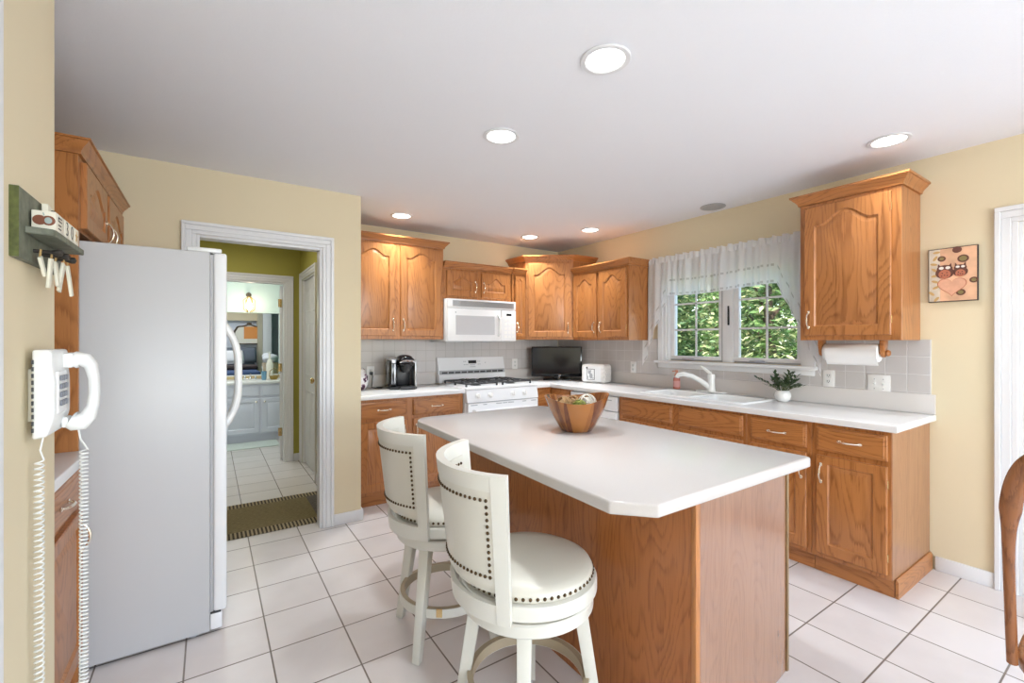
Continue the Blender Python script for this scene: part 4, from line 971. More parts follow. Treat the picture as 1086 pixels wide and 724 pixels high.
for y0, y1 in ((0.075, SL / 2 - 0.012), (SL / 2 + 0.012, SL - 0.075)):
    b = B(); b.quads([rr(0.03, y0 - (0.04 if y0 < 0.1 else 0), SW - 0.09, y1 + (0.04 if y0 > 0.1 else 0), 0.03, 0.0098), rr(0.042, y0, SW - 0.098, y1, 0.05, -0.01), rr(0.05, y0 + 0.01, SW - 0.105, y1 - 0.01, 0.05, -0.15), rr(0.09, y0 + 0.05, SW - 0.145, y1 - 0.05, 0.05, -0.17)], True, False, True); bw = b.done('bowl', 'ceramic_white', t, 60)
    b = B(); b.lathe([(0, 0), (0.04, 0), (0.038, 0.004), (0.02, 0.002), (0, 0.002)], 20, c=(0.20, (y0 + y1) / 2, -0.169)); b.done('drain', 'chrome', bw)
t = thing('kitchen_faucet', 'white single-lever kitchen faucet behind the sink', 'faucet', (3.435, 2.17, 0.926))
b = B(); b.box(-0.028, -0.125, 0.0, 0.028, 0.125, 0.010, 0.005); b.done('deck_plate', 'ceramic_white', t)
b = B(); b.lathe([(0.036, 0.010), (0.031, 0.03), (0.029, 0.10), (0.031, 0.135), (0.028, 0.150), (0.0, 0.155)], 24); b.done('body', 'ceramic_white', t)
b = B(); b.tube([(-0.01, 0.01, 0.045), (-0.06, 0.06, 0.095), (-0.10, 0.115, 0.133), (-0.135, 0.165, 0.146), (-0.155, 0.20, 0.138), (-0.158, 0.21, 0.118)], [0.023, 0.020, 0.019, 0.019, 0.020, 0.018], 12); sp_ = b.done('spout', 'ceramic_white', t, 60)
b = B(); b.lathe([(0.012, -0.004), (0.015, -0.004), (0.015, 0.004), (0.012, 0.004)], 16, c=(-0.158, 0.21, 0.116)); b.done('aerator', 'grey_metal', sp_)
b = B(); b.bar((0, 0.0, 0.150), (-0.02, 0.085, 0.215), 0.026, 0.018, 0.014, 0.009, bev=0.004); b.done('lever', 'ceramic_white', t)
t = thing('soap_bottle', 'terracotta pink foaming soap bottle at the back of the sink', 'bottle', (3.435, 2.50, 0.926))
b = B(); b.lathe([(0, 0), (0.026, 0), (0.029, 0.004), (0.029, 0.085), (0.026, 0.098), (0.016, 0.104), (0.016, 0.108), (0, 0.108)], 24); b.done('body', 'soap_pink', t)
b = B(); b.lathe([(0.0295, 0.018), (0.0297, 0.072)], 24, cap=False); b.done('label_band', 'soap_label', t)
b = B(); b.lathe([(0, 0.1085), (0.019, 0.1085), (0.019, 0.130), (0.012, 0.136), (0.010, 0.150), (0.014, 0.152), (0.014, 0.166), (0, 0.168)], 20); b.bar((0, 0, 0.160), (-0.035, 0.02, 0.155), 0.010, 0.008); b.done('pump', 'soap_pump', t)
# plant
t = thing('potted_plant', 'small leafy plant in a round white pot at the right of the sink', 'plant', (3.42, 1.605, 0.9145))
b = B(); b.lathe([(0, 0), (0.030, 0), (0.048, 0.018), (0.055, 0.042), (0.050, 0.066), (0.038, 0.080), (0.034, 0.080), (0.030, 0.070), (0, 0.066)], 28); b.done('pot', 'ceramic_white', t, 60)
b = B(); st = B(); rnd = random.Random(4)
for k in range(30):
    a = rnd.uniform(0, 2 * PI); el = rnd.uniform(0.25, 1.35); L = rnd.uniform(0.08, 0.15)
    if k == 0: a, el, L = 2.0, 0.55, 0.175
    d = Vector((math.cos(a) * math.cos(el), math.sin(a) * math.cos(el), math.sin(el)))
    p0 = Vector((0.012 * math.cos(a), 0.012 * math.sin(a), 0.066)); p1 = p0 + d * L
    if p1.x > 0.115: p1.x = 0.115
    st.tube([p0, (p0 + p1) / 2 + Vector((0, 0, 0.012)), p1], [0.0022, 0.0018, 0.001], 5)
    for j in range(6):
        tt = 0.35 + 0.13 * j; c = p0.lerp(p1, tt) + Vector((0, 0, 0.012 * (1 - abs(2 * tt - 1)))); sd = (1 if j % 2 else -1)
        side = d.cross(Vector((0, 0, 1))).normalized() * sd; ld = (d * 0.6 + side * 0.75 + Vector((0, 0, 0.25))).normalized(); l = 0.045; wv = ld.cross(Vector((0, 0, 1))).normalized() * 0.010
        tip = c + ld * l; md = c + ld * l * 0.5 + Vector((0, 0, 0.004))
        if tip.x > 0.12: tip.x = 0.12
        vs = [b.bm.verts.new(q) for q in (c, md + wv, tip, md - wv, md + Vector((0, 0, -0.003)))]
        b.bm.faces.new([vs[0], vs[1], vs[4]]); b.bm.faces.new([vs[1], vs[2], vs[4]]); b.bm.faces.new([vs[2], vs[3], vs[4]]); b.bm.faces.new([vs[3], vs[0], vs[4]])
b.done('foliage', 'leaf_dark', t, 0, recalc=False); st.done('stems', 'stem_green', t)

# ------------------------------------------------------------------ things on the back counter
t = thing('coffee_maker', 'black and silver single-serve coffee maker on the left counter', 'coffee maker', (1.46, 4.02, 0.9145), math.radians(-8))
b = B(); b.box(-0.115, -0.13, 0.0, 0.125, 0.15, 0.022, 0.01); b.done('base', 'black_plastic', t)
b = B(); b.box(-0.035, 0.02, 0.0225, 0.095, 0.15, 0.20, 0.012); b.done('column', 'black_plastic', t)
b = B(); b.box(-0.035, -0.13, 0.205, 0.105, 0.15, 0.285, 0.028, 4); b.ball((0.035, -0.02, 0.282), 0.07, 20, (1, 1.5, 0.42)); b.done('head', 'black_gloss', t)
b = B(); b.lathe([(0.0, 0.15), (0.032, 0.15), (0.048, 0.185), (0.05, 0.226), (0, 0.226)], 24, c=(0.035, -0.085, 0)); b.done('spout', 'black_plastic', t)
b = B(); b.tube([(-0.03, -0.135, 0.245), (-0.01, -0.155, 0.255), (0.035, -0.162, 0.258), (0.08, -0.155, 0.255), (0.10, -0.135, 0.245)], 0.009, 8); b.done('handle', 'chrome', t)
b = B(); b.box(0.106, -0.11, 0.022, 0.126, 0.14, 0.265, 0.009, 3); b.done('side_panel', 'silver', t)
b = B(); b.box(-0.112, -0.085, 0.0225, -0.040, 0.13, 0.255, 0.02, 3); b.done('water_tank', 'micro_glass' if False else 'black_gloss', t)
b = B(); b.box(-0.108, -0.08, 0.2555, -0.044, 0.12, 0.277, 0.01); b.box(-0.095, -0.088, 0.235, -0.057, -0.082, 0.262, 0.003); b.done('tank_lid', 'silver', t)
b = B(); b.box(-0.075, -0.0905, 0.05, -0.058, -0.0855, 0.23, 0.002); b.box(-0.094, -0.0905, 0.05, -0.088, -0.0855, 0.23, 0.002); b.done('tank_trim', 'grey_metal', t)
b = B(); b.box(-0.035, -0.165, 0.0, 0.105, -0.10, 0.030, 0.008); b.box(-0.02, -0.155, 0.0305, 0.09, -0.11, 0.033, 0.001, 1); b.done('drip_tray', 'black_plastic', t)
t = thing('ceramic_jar', 'round white jar with dark floral pattern at the left end of the counter', 'jar', (1.092, 4.08, 0.9145))
b = B(); b.lathe([(0, 0), (0.06, 0), (0.085, 0.035), (0.094, 0.085), (0.086, 0.13), (0.066, 0.158), (0.062, 0.165), (0, 0.165)], 32); b.done('body', 'jar_floral', t, 60)
b = B(); b.lathe([(0.068, 0.1655), (0.066, 0.178), (0.04, 0.198), (0.014, 0.205), (0.016, 0.22), (0, 0.226)], 28); b.done('lid', 'jar_floral', t, 60)
cc = thing('power_cord', 'black power cord running from the wall outlet to the coffee maker', 'cord', (0, 0, 0))
b = B(); b.tube([(1.262, 4.255, 1.047), (1.262, 4.235, 1.046), (1.268, 4.225, 1.02), (1.255, 4.20, 0.96), (1.235, 4.15, 0.925), (1.26, 4.11, 0.9195), (1.31, 4.10, 0.9195), (1.335, 4.13, 0.924), (1.30, 4.15, 0.9195), (1.29, 4.17, 0.9195), (1.335, 4.165, 0.9195)], 0.0045, 8); b.done('cable', 'black_plastic', cc, 60)
b = B(); b.box(1.247, 4.236, 1.032, 1.277, 4.262, 1.062, 0.005); b.done('plug', 'black_plastic', cc)

def outlet(label, loc, rotz, grp_='wall outlets above the counters', kind='outlet', gangs=1):
    """plate in local x (width), z, front -y"""
    nm = 'wall_outlet' if kind == 'outlet' else 'light_switch'
    t = thing(nm, label, 'outlet' if kind == 'outlet' else 'light switch', loc, rotz, grp_)
    w = 0.072 if gangs == 1 else 0.118; b = B(); b.box(-w / 2, -0.006, -0.058, w / 2, 0.0, 0.058, 0.003); b.done('plate', 'plate_white', t)
    for g in range(gangs):
        x = 0 if gangs == 1 else (-0.023 + 0.046 * g)
        if kind == 'outlet':
            for z in (-0.020, 0.020):
                b = B(); b.box(x - 0.016, -0.0085, z - 0.013, x + 0.016, -0.0055, z + 0.013, 0.004); s = b.done('socket', 'plastic_white', t)
                b = B(); b.box(x - 0.008, -0.0095, z - 0.003, x - 0.005, -0.008, z + 0.007); b.box(x + 0.005, -0.0095, z - 0.003, x + 0.008, -0.008, z + 0.007); b.box(x - 0.002, -0.0095, z - 0.010, x + 0.002, -0.008, z - 0.006); b.done('slot', 'slot_dark', s)
        else:
            b = B(); b.box(x - 0.005, -0.0075, -0.012, x + 0.005, -0.0055, 0.012); b.bar((x, -0.006, 0.0), (x, -0.018, 0.008), 0.008, 0.006); b.done('toggle', 'plastic_white', t)
            b = B()
            for z in (-0.03, 0.03): b.lathe([(0, 0), (0.0035, 0), (0.003, 0.0015), (0, 0.0015)], 10, mat=Matrix.Translation((x, -0.006, z)) @ Matrix.Rotation(PI / 2, 4, 'X'))
            b.done('screw', 'grey_vent', t)
    return t
outlet('white wall outlet behind the coffee maker cord plug', (1.262, YB - 0.0085, 1.055), 0)
outlet('white wall outlet between the stove and the television', (2.905, YB - 0.0085, 1.090), 0)
outlet('white wall outlet between toaster cover and window', (XR - 0.0085, 3.09, 1.085), -R90)
outlet('white wall outlet under the paper towels', (XR - 0.0085, 1.364, 1.090), -R90)
outlet('white double light switch plate at the right end of the backsplash', (XR - 0.0085, 1.083, 1.074), -R90, None, 'switch', 2)

# television
t = thing('television', 'small black flat television on the corner counter', 'television', (3.255, 3.945, 0.9145), math.radians(-39.5))
b = B(); b.box(-0.285, -0.012, 0.035, 0.285, 0.028, 0.372, 0.006); b.box(-0.18, 0.028, 0.08, 0.18, 0.055, 0.30, 0.015); b.done('bezel', 'black_gloss', t)
b = B(); b.box(-0.268, -0.0135, 0.068, 0.268, -0.0115, 0.358); b.done('screen', 'screen', t, 0)
b = B(); b.box(-0.15, -0.09, 0.0, 0.15, 0.09, 0.012, 0.005); b.box(-0.035, 0.0, 0.012, 0.035, 0.03, 0.05, 0.003); b.done('stand', 'black_gloss', t)
b = B(); b.box(0.02, -0.0145, 0.045, 0.05, -0.0115, 0.052); b.done('indicator', 'grey_metal', t)
# toaster under its quilted cover
t = thing('toaster_cover', 'white quilted toaster cover with a dog picture beside the television', 'toaster cover', (3.375, 3.435, 0.9145), -R90 + math.radians(18))
b = B(); b.box(-0.135, -0.095, 0.0, 0.135, 0.095, 0.195, 0.035, 5); b.done('cover', 'quilt', t, 60)
def edge_loop(y): return [(-0.105, y, 0.004), (-0.132, y, 0.03), (-0.132, y, 0.16), (-0.10, y, 0.19), (0.10, y, 0.19), (0.132, y, 0.16), (0.132, y, 0.03), (0.105, y, 0.004)]
b = B(); b.box(-0.100, -0.0985, 0.02, 0.100, -0.0945, 0.175, 0.002, 1); fp = b.done('front_panel', 'paper', t)
b = B(); y = -0.1005
b.box(-0.060, y, 0.035, 0.030, y + 0.002, 0.148); b.done('picture_border', 'ink', t)
b = B(); b.box(-0.055, y - 0.001, 0.040, 0.025, y + 0.001, 0.143); b.done('picture_ground', 'paper', t)
b = B(); 
for c, r, s in (((-0.028, 0.113), 0.018, (1, 1.1)), ((-0.040, 0.128), 0.008, (0.7, 1.4)), ((-0.012, 0.128), 0.008, (0.7, 1.4)), ((-0.010, 0.075), 0.022, (0.9, 1.3)), ((-0.045, 0.060), 0.010, (0.6, 1.6)), ((0.012, 0.052), 0.010, (1.2, 0.6))):
    b.ball((c[0], y - 0.001, c[1]), r, 14, (s[0], 0.06, s[1]))
b.done('picture_dog', 'grey_vent', t)
b = B(); b.ball((-0.058, y + 0.001, 0.158), 0.010, 12, (1, 0.15, 1)); b.done('picture_mark', 'ink', t)

# paper towels
t = thing('paper_towel_holder', 'oak paper towel holder screwed under the right wall cabinet', 'holder', (3.385, 1.175, 1.3525))
for s, nm in ((1, 'bracket'), (-1, 'bracket')):
    b = B(); y = s * 0.165 - 0.012
    b.prism([(-0.035, 0.0), (-0.035, -0.03), (-0.020, -0.090), (0.0, -0.105), (0.020, -0.090), (0.035, -0.03), (0.035, 0.0)][::-1], y, y + 0.024, 0.004, mat=Matrix(((1, 0, 0, 0), (0, 0, 1, 0), (0, 1, 0, 0), (0, 0, 0, 1)))); b.done(nm, 'oak_d', t)
b = B(); b.tube([(0, -0.20, -0.078), (0, 0.155, -0.078)], 0.008, 12); b.lathe([(0, 0), (0.018, 0.002), (0.020, 0.010), (0.014, 0.02), (0, 0.022)], 18, mat=Matrix.Translation((0, -0.178, -0.078)) @ Matrix.Rotation(PI / 2, 4, 'X')); b.done('rod', 'oak_d', t)
t = thing('paper_towel_roll', 'white paper towel roll hanging under the right wall cabinet', 'paper towels', (3.385, 1.175, 1.2745))
b = B(); b.lathe([(0.0085, -0.146), (0.052, -0.146), (0.056, -0.142), (0.056, 0.142), (0.052, 0.146), (0.0085, 0.146)], 40, mat=Matrix.Rotation(PI / 2, 4, 'X')); b.done('roll', 'paper', t, 60)
b = B(); pts = []
for k in range(9): a = math.radians(150 + 8 * k); pts.append((0.0575 * math.cos(a), 0.0575 * math.sin(a)))
pts += [(-0.030, -0.064), (-0.020, -0.078)]
b.quads([[(x, yy, z) for x, z in pts] + [(x + 0.0012, yy, z) for x, z in reversed(pts)] for yy in (-0.146, 0.128)], True, True, True); b.done('loose_sheet', 'paper', t, 60)

# picture
t = thing('wall_picture', 'square peach picture of two owls above a heart on the right wall', 'picture', (XR, 0.738, 1.730), -R90)
b = B(); b.box(-0.104, -0.022, -0.155, 0.104, -0.001, 0.155, 0.001, 1); b.done('canvas_edge', 'art_edge', t)
b = B(); b.box(-0.100, -0.0235, -0.151, 0.100, -0.0215, 0.151); b.done('canvas', 'canvas_peach', t, 0)
b = B(); b.box(-0.100, -0.0242, -0.151, -0.052, -0.0225, 0.151); b.done('side_band', 'canvas_stripe', t, 0)
def disc(b, x, z, rx, rz, y, n=20, rot=0):
    vs = []
    for k in range(n):
        a = 2 * PI * k / n; px, pz = rx * math.cos(a), rz * math.sin(a)
        vs.append((x + px * math.cos(rot) - pz * math.sin(rot), z + px * math.sin(rot) + pz * math.cos(rot)))
    b.prism(vs, 0, 0.0012, mat=Matrix(((1, 0, 0, 0), (0, 0, 1, y), (0, 1, 0, 0), (0, 0, 0, 1))))
b = B(); hp = []
for k in range(36):
    a = 2 * PI * k / 36; hp.append((0.058 * 16 * math.sin(a) ** 3 / 16, 0.05 * (13 * math.cos(a) - 5 * math.cos(2 * a) - 2 * math.cos(3 * a) - math.cos(4 * a)) / 15))
XZ = lambda y: Matrix(((1, 0, 0, 0), (0, 0, 1, y), (0, 1, 0, 0), (0, 0, 0, 1)))
b.prism([(x * 1.08 - 0.002, z * 1.1 - 0.066) for x, z in hp], 0, 0.0012, mat=XZ(-0.0252)); b.done('heart_border', 'art_red', t, 0)
b = B(); b.prism([(x * 1.01 - 0.002, z * 1.03 - 0.066) for x, z in hp], 0, 0.0012, mat=XZ(-0.0258)); b.done('heart', 'canvas_heart', t, 0)
b = B()
for x, z, r in ((-0.045, 0.095, 0.018), (0.045, 0.085, 0.024), (0.02, 0.138, 0.020), (0.035, -0.105, 0.020), (0.088, -0.04, 0.018)): disc(b, x, z, r, r * 0.9, -0.0246)
b.done('flower', 'art_brown', t, 0)
b = B()
for x, z, r in ((-0.045, 0.095, 0.010), (0.045, 0.085, 0.016), (0.035, -0.105, 0.012), (0.088, -0.04, 0.010)): disc(b, x, z, r, r * 0.9, -0.0252)
b.done('flower_centre', 'art_olive', t, 0)
b = B(); rnd = random.Random(2)
for k in range(9):
    b = B(); disc(b, -0.078 + rnd.uniform(-0.012, 0.012), -0.138 + k * 0.034, 0.016, 0.007, -0.0252, rot=rnd.uniform(-1, 1)); b.done('leaf_motif', 'star_tan', t, 0)
for ox, s, bc in ((-0.032, 1.0, 'art_brown'), (0.034, 0.78, 'art_brown')):
    b = B(); disc(b, ox, 0.012, 0.040 * s, 0.034 * s, -0.0262); disc(b, ox, 0.035 * 1, 0.034 * s, 0.022 * s, -0.0264)
    b.prism([(ox - 0.030 * s, 0.040), (ox - 0.014 * s, 0.048), (ox - 0.028 * s, 0.066)], 0, 0.0012, mat=XZ(-0.0266)); b.prism([(ox + 0.014 * s, 0.048), (ox + 0.030 * s, 0.040), (ox + 0.028 * s, 0.066)], 0, 0.0012, mat=XZ(-0.0266)); o = b.done('owl', bc, t, 0)
    b = B(); disc(b, ox, 0.004, 0.026 * s, 0.026 * s, -0.0272); b.done('owl_breast', 'art_red', t, 0)
    b = B()
    for e in (-1, 1): disc(b, ox + e * 0.014 * s, 0.040, 0.0105 * s, 0.0085 * s, -0.0278)
    b.done('owl_eye', 'art_white', t, 0)
    b = B()
    for dx, dz in ((-0.010, 0.006), (0.010, 0.008), (0.0, -0.006), (-0.012, -0.010), (0.012, -0.008)): disc(b, ox + dx * s, 0.004 + dz * s, 0.0035, 0.0035, -0.0278, 8)
    b.done('owl_spot', 'art_brown', t, 0)

# ------------------------------------------------------------------ bowl on the island
t = thing('wooden_bowl', 'wavy-rimmed acacia wood bowl on the island top', 'bowl', (1.478, 1.640, 0.9145))
b = B(); bm = b.bm; seg = 72; prof = [(0.0, 0.0), (0.066, 0.0), (0.073, 0.003), (0.091, 0.03), (0.115, 0.075), (0.132, 0.115), (0.146, 0.160), (0.1465, 0.1625), (0.139, 0.161), (0.124, 0.115), (0.106, 0.072), (0.080, 0.03), (0.055, 0.012), (0.0, 0.010)]
rings = []
ph = math.radians(-34)
for r, z in prof:
    rg = []
    for i in range(seg):
        a = 2 * PI * i / seg; wv = (0.013 * math.cos(2 * (a - ph)) + 0.004 * math.cos(a - ph) - 0.006 * math.cos(a - math.radians(228))) * (z / 0.16) ** 2
        k = 1 + 0.06 * math.cos(2 * (a - ph)) * (z / 0.16)
        rg.append((r * k * math.cos(a), r * k * math.sin(a), z + wv))
    rings.append(rg)
rings[0] = [(1e-4 * math.cos(2 * PI * i / seg), 1e-4 * math.sin(2 * PI * i / seg), 0) for i in range(seg)]
rings[-1] = [(1e-4 * math.cos(2 * PI * i / seg), 1e-4 * math.sin(2 * PI * i / seg), 0.010) for i in range(seg)]
b.quads(rings, True, True, True); b.done('body', 'acacia', t, 50)
def wound(label, x, y, z, r, mat, seed, n=9):
    rnd = random.Random(seed); b = B()
    for k in range(n):
        q = Euler((rnd.uniform(0, PI), rnd.uniform(0, PI), rnd.uniform(0, PI))).to_matrix().to_4x4(); rr_ = r * rnd.uniform(0.93, 1.0)
        b.tube([(rr_ * math.cos(2 * PI * i / 24), rr_ * math.sin(2 * PI * i / 24), 0) for i in range(24)], r * 0.075, 5, True, mat=q)
    b.ball((0, 0, 0), r * 0.72, 12)
    o = b.done('decorative_ball', mat, None, 60, (x, y, z)); return tag(o, label, 'decorative ball', 'woven balls in the wooden bowl')
wound('brown rattan ball at the left of the wooden bowl', 1.428, 1.676, 1.036, 0.042, 'rattan', 1)
wound('pale openwork ball with dark gaps at the right of the wooden bowl', 1.522, 1.612, 1.046, 0.043, 'rattan_pale', 2, 7)
wound('olive green mossy ball at the front of the wooden bowl', 1.458, 1.596, 1.034, 0.034, 'moss_green', 3)
wound('dark brown twig ball at the back of the wooden bowl', 1.512, 1.700, 1.036, 0.038, 'rattan', 4)

# ------------------------------------------------------------------ swivel counter stools
def stool(label, loc, seat_rot, leg_rot):
    t = thing('swivel_stool', label, 'stool', loc, 0, 'white swivel stools at the island')
    Rl = Matrix.Rotation(leg_rot, 4, 'Z'); Rs = Matrix.Rotation(seat_rot, 4, 'Z')
    for k in range(4):
        a = leg_rot + k * PI / 2; ca, sa = math.cos(a), math.sin(a)
        b = B(); b.bar((0.175 * ca, 0.175 * sa, 0.462), (0.250 * ca, 0.250 * sa, 0.0), 0.046, 0.034, 0.046, 0.036, up=(-sa, ca, 0), bev=0.003); b.done('leg', 'stool_paint', t)
    b = B(); b.lathe([(0.190, 0.170), (0.212, 0.170), (0.212, 0.208), (0.190, 0.208), (0.190, 0.170)], 48, cap=False); fr = b.done('foot_ring', 'stool_paint', t)
    b = B()
    b.prism([(0.212 * math.cos(x), 0.212 * math.sin(x)) for x in [leg_rot + PI + 0.12 * j / 8 + 0.3 for j in range(9)]] + [(0.206 * math.cos(x), 0.206 * math.sin(x)) for x in [leg_rot + PI + 0.12 * j / 8 + 0.3 for j in range(8, -1, -1)]], 0.175, 0.2087); b.done('foot_plate', 'brass', fr)
    b = B(); b.lathe([(0.0, 0.455), (0.170, 0.455), (0.218, 0.457), (0.224, 0.463), (0.224, 0.495), (0.219, 0.501), (0.0, 0.501)], 56); b.done('apron', 'stool_paint', t)
    b = B(); b.lathe([(0.0, 0.5015), (0.20, 0.5015), (0.20, 0.513), (0.0, 0.513)], 32); b.done('swivel_plate', 'stool_glaze', t)
    b = B(); b.lathe([(0.1893, 0.172), (0.1893, 0.2085), (0.209, 0.2085)], 48, cap=False); b.done('worn_rim', 'stool_glaze', fr)
    b = B(); b.lathe([(0.0, 0.5135), (0.228, 0.5135), (0.236, 0.518), (0.236, 0.552), (0.232, 0.559), (0.222, 0.562), (0.0, 0.562)], 56); b.done('seat_frame', 'stool_paint', t)
    b = B(); b.lathe([(0.0, 0.5625), (0.216, 0.5625), (0.221, 0.568), (0.222, 0.582), (0.216, 0.594), (0.196, 0.604), (0.15, 0.612), (0.08, 0.617), (0.0, 0.618)], 56); cu = b.done('seat_cushion', 'stool_leather', t, 60)
    b = B(); n = 64
    for k in range(n):
        a = 2 * PI * k / n; b.ball((0.2215 * math.cos(a), 0.2215 * math.sin(a), 0.577), 0.0058, 8)
    b.done('nailhead_trim', 'dark_bronze', cu)
    # curved back
    HA = math.radians(58); PW = math.radians(9)
    def rad(z): return 0.237 + 0.060 * (z - 0.46) / 0.51
    def slab(a0, a1, z0, z1, t0, t1, n, zs=6, crown_=0.0):
        """curved slab between angles a0..a1 (about local -X), z0..z1; t0/t1 inner and outer offsets from the back surface"""
        b = B(); loops = []
        for i in range(n + 1):
            a = PI + seat_rot + a0 + (a1 - a0) * i / n; c, s = math.cos(a), math.sin(a); lp = []
            for j in range(zs + 1):
                z = z0 + (z1 - z0) * j / zs; r = rad(z) + t1; lp.append((r * c, r * s, z))
            for j in range(zs, -1, -1):
                z = z0 + (z1 - z0) * j / zs; r = rad(z) + t0; lp.append((r * c, r * s, z))
            loops.append(lp)
        b.quads(loops, True, True, True); return b
    for s in (-1, 1):
        a0, a1 = (HA - PW, HA) if s > 0 else (-HA, -HA + PW)
        slab(a0, a1, 0.5145, 0.966, -0.010, 0.018, 3).done('back_post', 'stool_paint', t)
    slab(-HA + PW, HA - PW, 0.918, 0.966, -0.010, 0.017, 24, 2).done('top_rail', 'stool_paint', t)
    slab(-HA + PW, HA - PW, 0.5145, 0.575, 0.0005, 0.016, 24, 2).done('lower_rail', 'stool_paint', t)
    slab(-HA + PW, HA - PW, 0.628, 0.917, -0.012, 0.015, 24, 6).done('back_panel', 'stool_leather', t)
    slab(-HA + PW, HA - PW, 0.604, 0.627, -0.020, 0.004, 24, 2).done('back_roll', 'stool_leather', t)
    b = B(); A = HA - PW * 1.35
    for off in (0.0155, -0.0125):
        for k in range(27):
            a = PI + seat_rot - A + 2 * A * k / 26
            for z in (0.890, 0.658):
                r = rad(z) + off; b.ball((r * math.cos(a), r * math.sin(a), z), 0.0055, 8)
        for s in (-1, 1):
            for k in range(1, 12):
                z = 0.658 + 0.232 * k / 12; a = PI + seat_rot + s * A; r = rad(z) + off; b.ball((r * math.cos(a), r * math.sin(a), z), 0.0055, 8)
    b.done('nailhead_trim', 'dark_bronze', t)
    return t
stool('nearer white swivel stool with nailhead trim, in front at the island', (0.915, 1.265, 0), math.radians(-15), math.radians(51))
stool('farther white swivel stool with nailhead trim, nearer the refrigerator', (0.925, 1.935, 0), math.radians(-10), math.radians(36))

# ------------------------------------------------------------------ dining chair at the right edge
t = thing('dining_chair', 'dark brown wooden hoop-back dining chair at the right edge', 'chair', (2.06, 0.06, 0))
def cy(x, y): return (x - 2.06, y - 0.06)
b = B(); sp = []
for k in range(28):
    a = 2 * PI * k / 28; ex = 0.245 * (abs(math.cos(a)) ** 0.6) * (1 if math.cos(a) > 0 else -1); ey = 0.215 * (abs(math.sin(a)) ** 0.6) * (1 if math.sin(a) > 0 else -1); sp.append((ex, ey))
b.prism(sp, 0.415, 0.452, 0.010, 3); b.done('seat', 'chair_wood', t, 50)
for sx, sy in ((1, 1), (1, -1), (-1, 1), (-1, -1)):
    b = B(); p0 = Vector((sx * 0.16, sy * 0.15, 0.416)); p1 = Vector((sx * 0.225, sy * 0.20, 0.0)); b.tube([p0.lerp(p1, k / 8) for k in range(9)], [0.016, 0.018, 0.021, 0.016, 0.022, 0.022, 0.018, 0.015, 0.012], 12); b.done('leg', 'chair_wood', t)
for sy in (1, -1):
    b = B(); b.tube([(0.19, sy * 0.172, 0.2), (0, sy * 0.172, 0.2), (-0.19, sy * 0.172, 0.2)], [0.009, 0.014, 0.009], 10); b.done('stretcher', 'chair_wood', t)
def hoop(u):                     # u 0..1 from far foot over the top to near foot
    a = PI * u; yy = 0.205 * math.cos(a); 
    yy = 0.205 * (abs(math.cos(a)) ** 0.40) * (1 if math.cos(a) > 0 else -1); z = 0.452 + 0.615 * (max(0.0, math.sin(a)) ** 0.36); 
    return Vector((-0.205 - 0.105 * (z - 0.452) / 0.615, yy, z))
b = B(); loops = []
for i in range(121):
    u = 0.5 - 0.5 * math.cos(PI * i / 120); p = hoop(u); q = hoop(min(1, u + 0.004)) - hoop(max(0, u - 0.004)); q.normalize(); nx = Vector((1, 0, 0.17)).normalized(); sd = q.cross(nx).normalized()
    w = 0.012 + 0.010 * min(1.0, 2.5 * math.sin(PI * u)) ** 3; d = 0.012; lp = []
    for k in range(12): an = 2 * PI * k / 12; lp.append(p + sd * w * math.cos(an) + nx * d * math.sin(an))
    loops.append(lp)
b.quads(loops, True, True, True); b.done('hoop', 'chair_wood', t, 60)
for k in range(6):
    yb = -0.125 + 0.05 * k; yt = -0.15 + 0.06 * k
    z = 0.452 + 0.615 * (max(0.0, 1 - (abs(yt) / 0.205) ** (2 / 0.40))) ** 0.18 - 0.01; x1 = -0.205 - 0.105 * (z - 0.452) / 0.615
    b = B(); p0 = Vector((-0.195, yb, 0.45)); p1 = Vector((x1, yt, z)); n = 10
    b.tube([p0.lerp(p1, j / n) for j in range(n + 1)], [0.007 + 0.006 * math.exp(-((j / n - 0.62) / 0.16) ** 2) for j in range(n + 1)], 8); b.done('spindle', 'chair_wood', t)
m_ = thing('door_mat', 'dark red woven mat by the white door at the right', 'mat', (3.40, -0.01, 0))
b = B(); b.box(-0.13, -0.44, 0.0, 0.13, 0.44, 0.010, 0.004); b.done('weave', 'mat_red', m_)

# ------------------------------------------------------------------ recessed ceiling lights
LG = 'recessed ceiling lights'
for x, y, lab, on in ((1.277, 1.251, 'largest recessed ceiling light, above the near end of the island', 1), (1.291, 2.025, 'recessed ceiling light above the far end of the island', 1),
                      (3.07, 0.892, 'recessed ceiling light in front of the single right wall cabinet', 1), (1.389, 3.79, 'small recessed ceiling light above the cabinets over the coffee maker', 1),
                      (2.784, 3.81, 'small recessed ceiling light nearest the corner cabinet, on its left', 1), (3.10, 3.24, 'small recessed ceiling light in front of the cabinet left of the window', 1),
                      (3.395, 2.129, 'unlit grey recessed ceiling light above the sink window', 0)):
    t = thing('recessed_light', lab, 'ceiling light', (x, y, H), 0, LG)
    b = B(); b.lathe([(0.074, -0.001), (0.096, -0.001), (0.097, -0.004), (0.094, -0.007), (0.078, -0.008), (0.074, -0.005)], 40, cap=False); b.done('trim_ring', 'trim_white' if on else 'grey_vent', t)
    b = B(); b.lathe([(0.0, -0.003), (0.075, -0.003), (0.074, -0.0015), (0, -0.001)], 36); b.done('lens', 'lens' if on else 'lens_off', t)
    if on: lamp('recessed_light_bulb', 'AREA', (x, y, H - 0.012), DOWN_W * (1.25 if y > 3 else 0.5 if x > 3 else 0.9), DOWN_C, (0, 0, 0), 0.14, spread=math.radians(105))

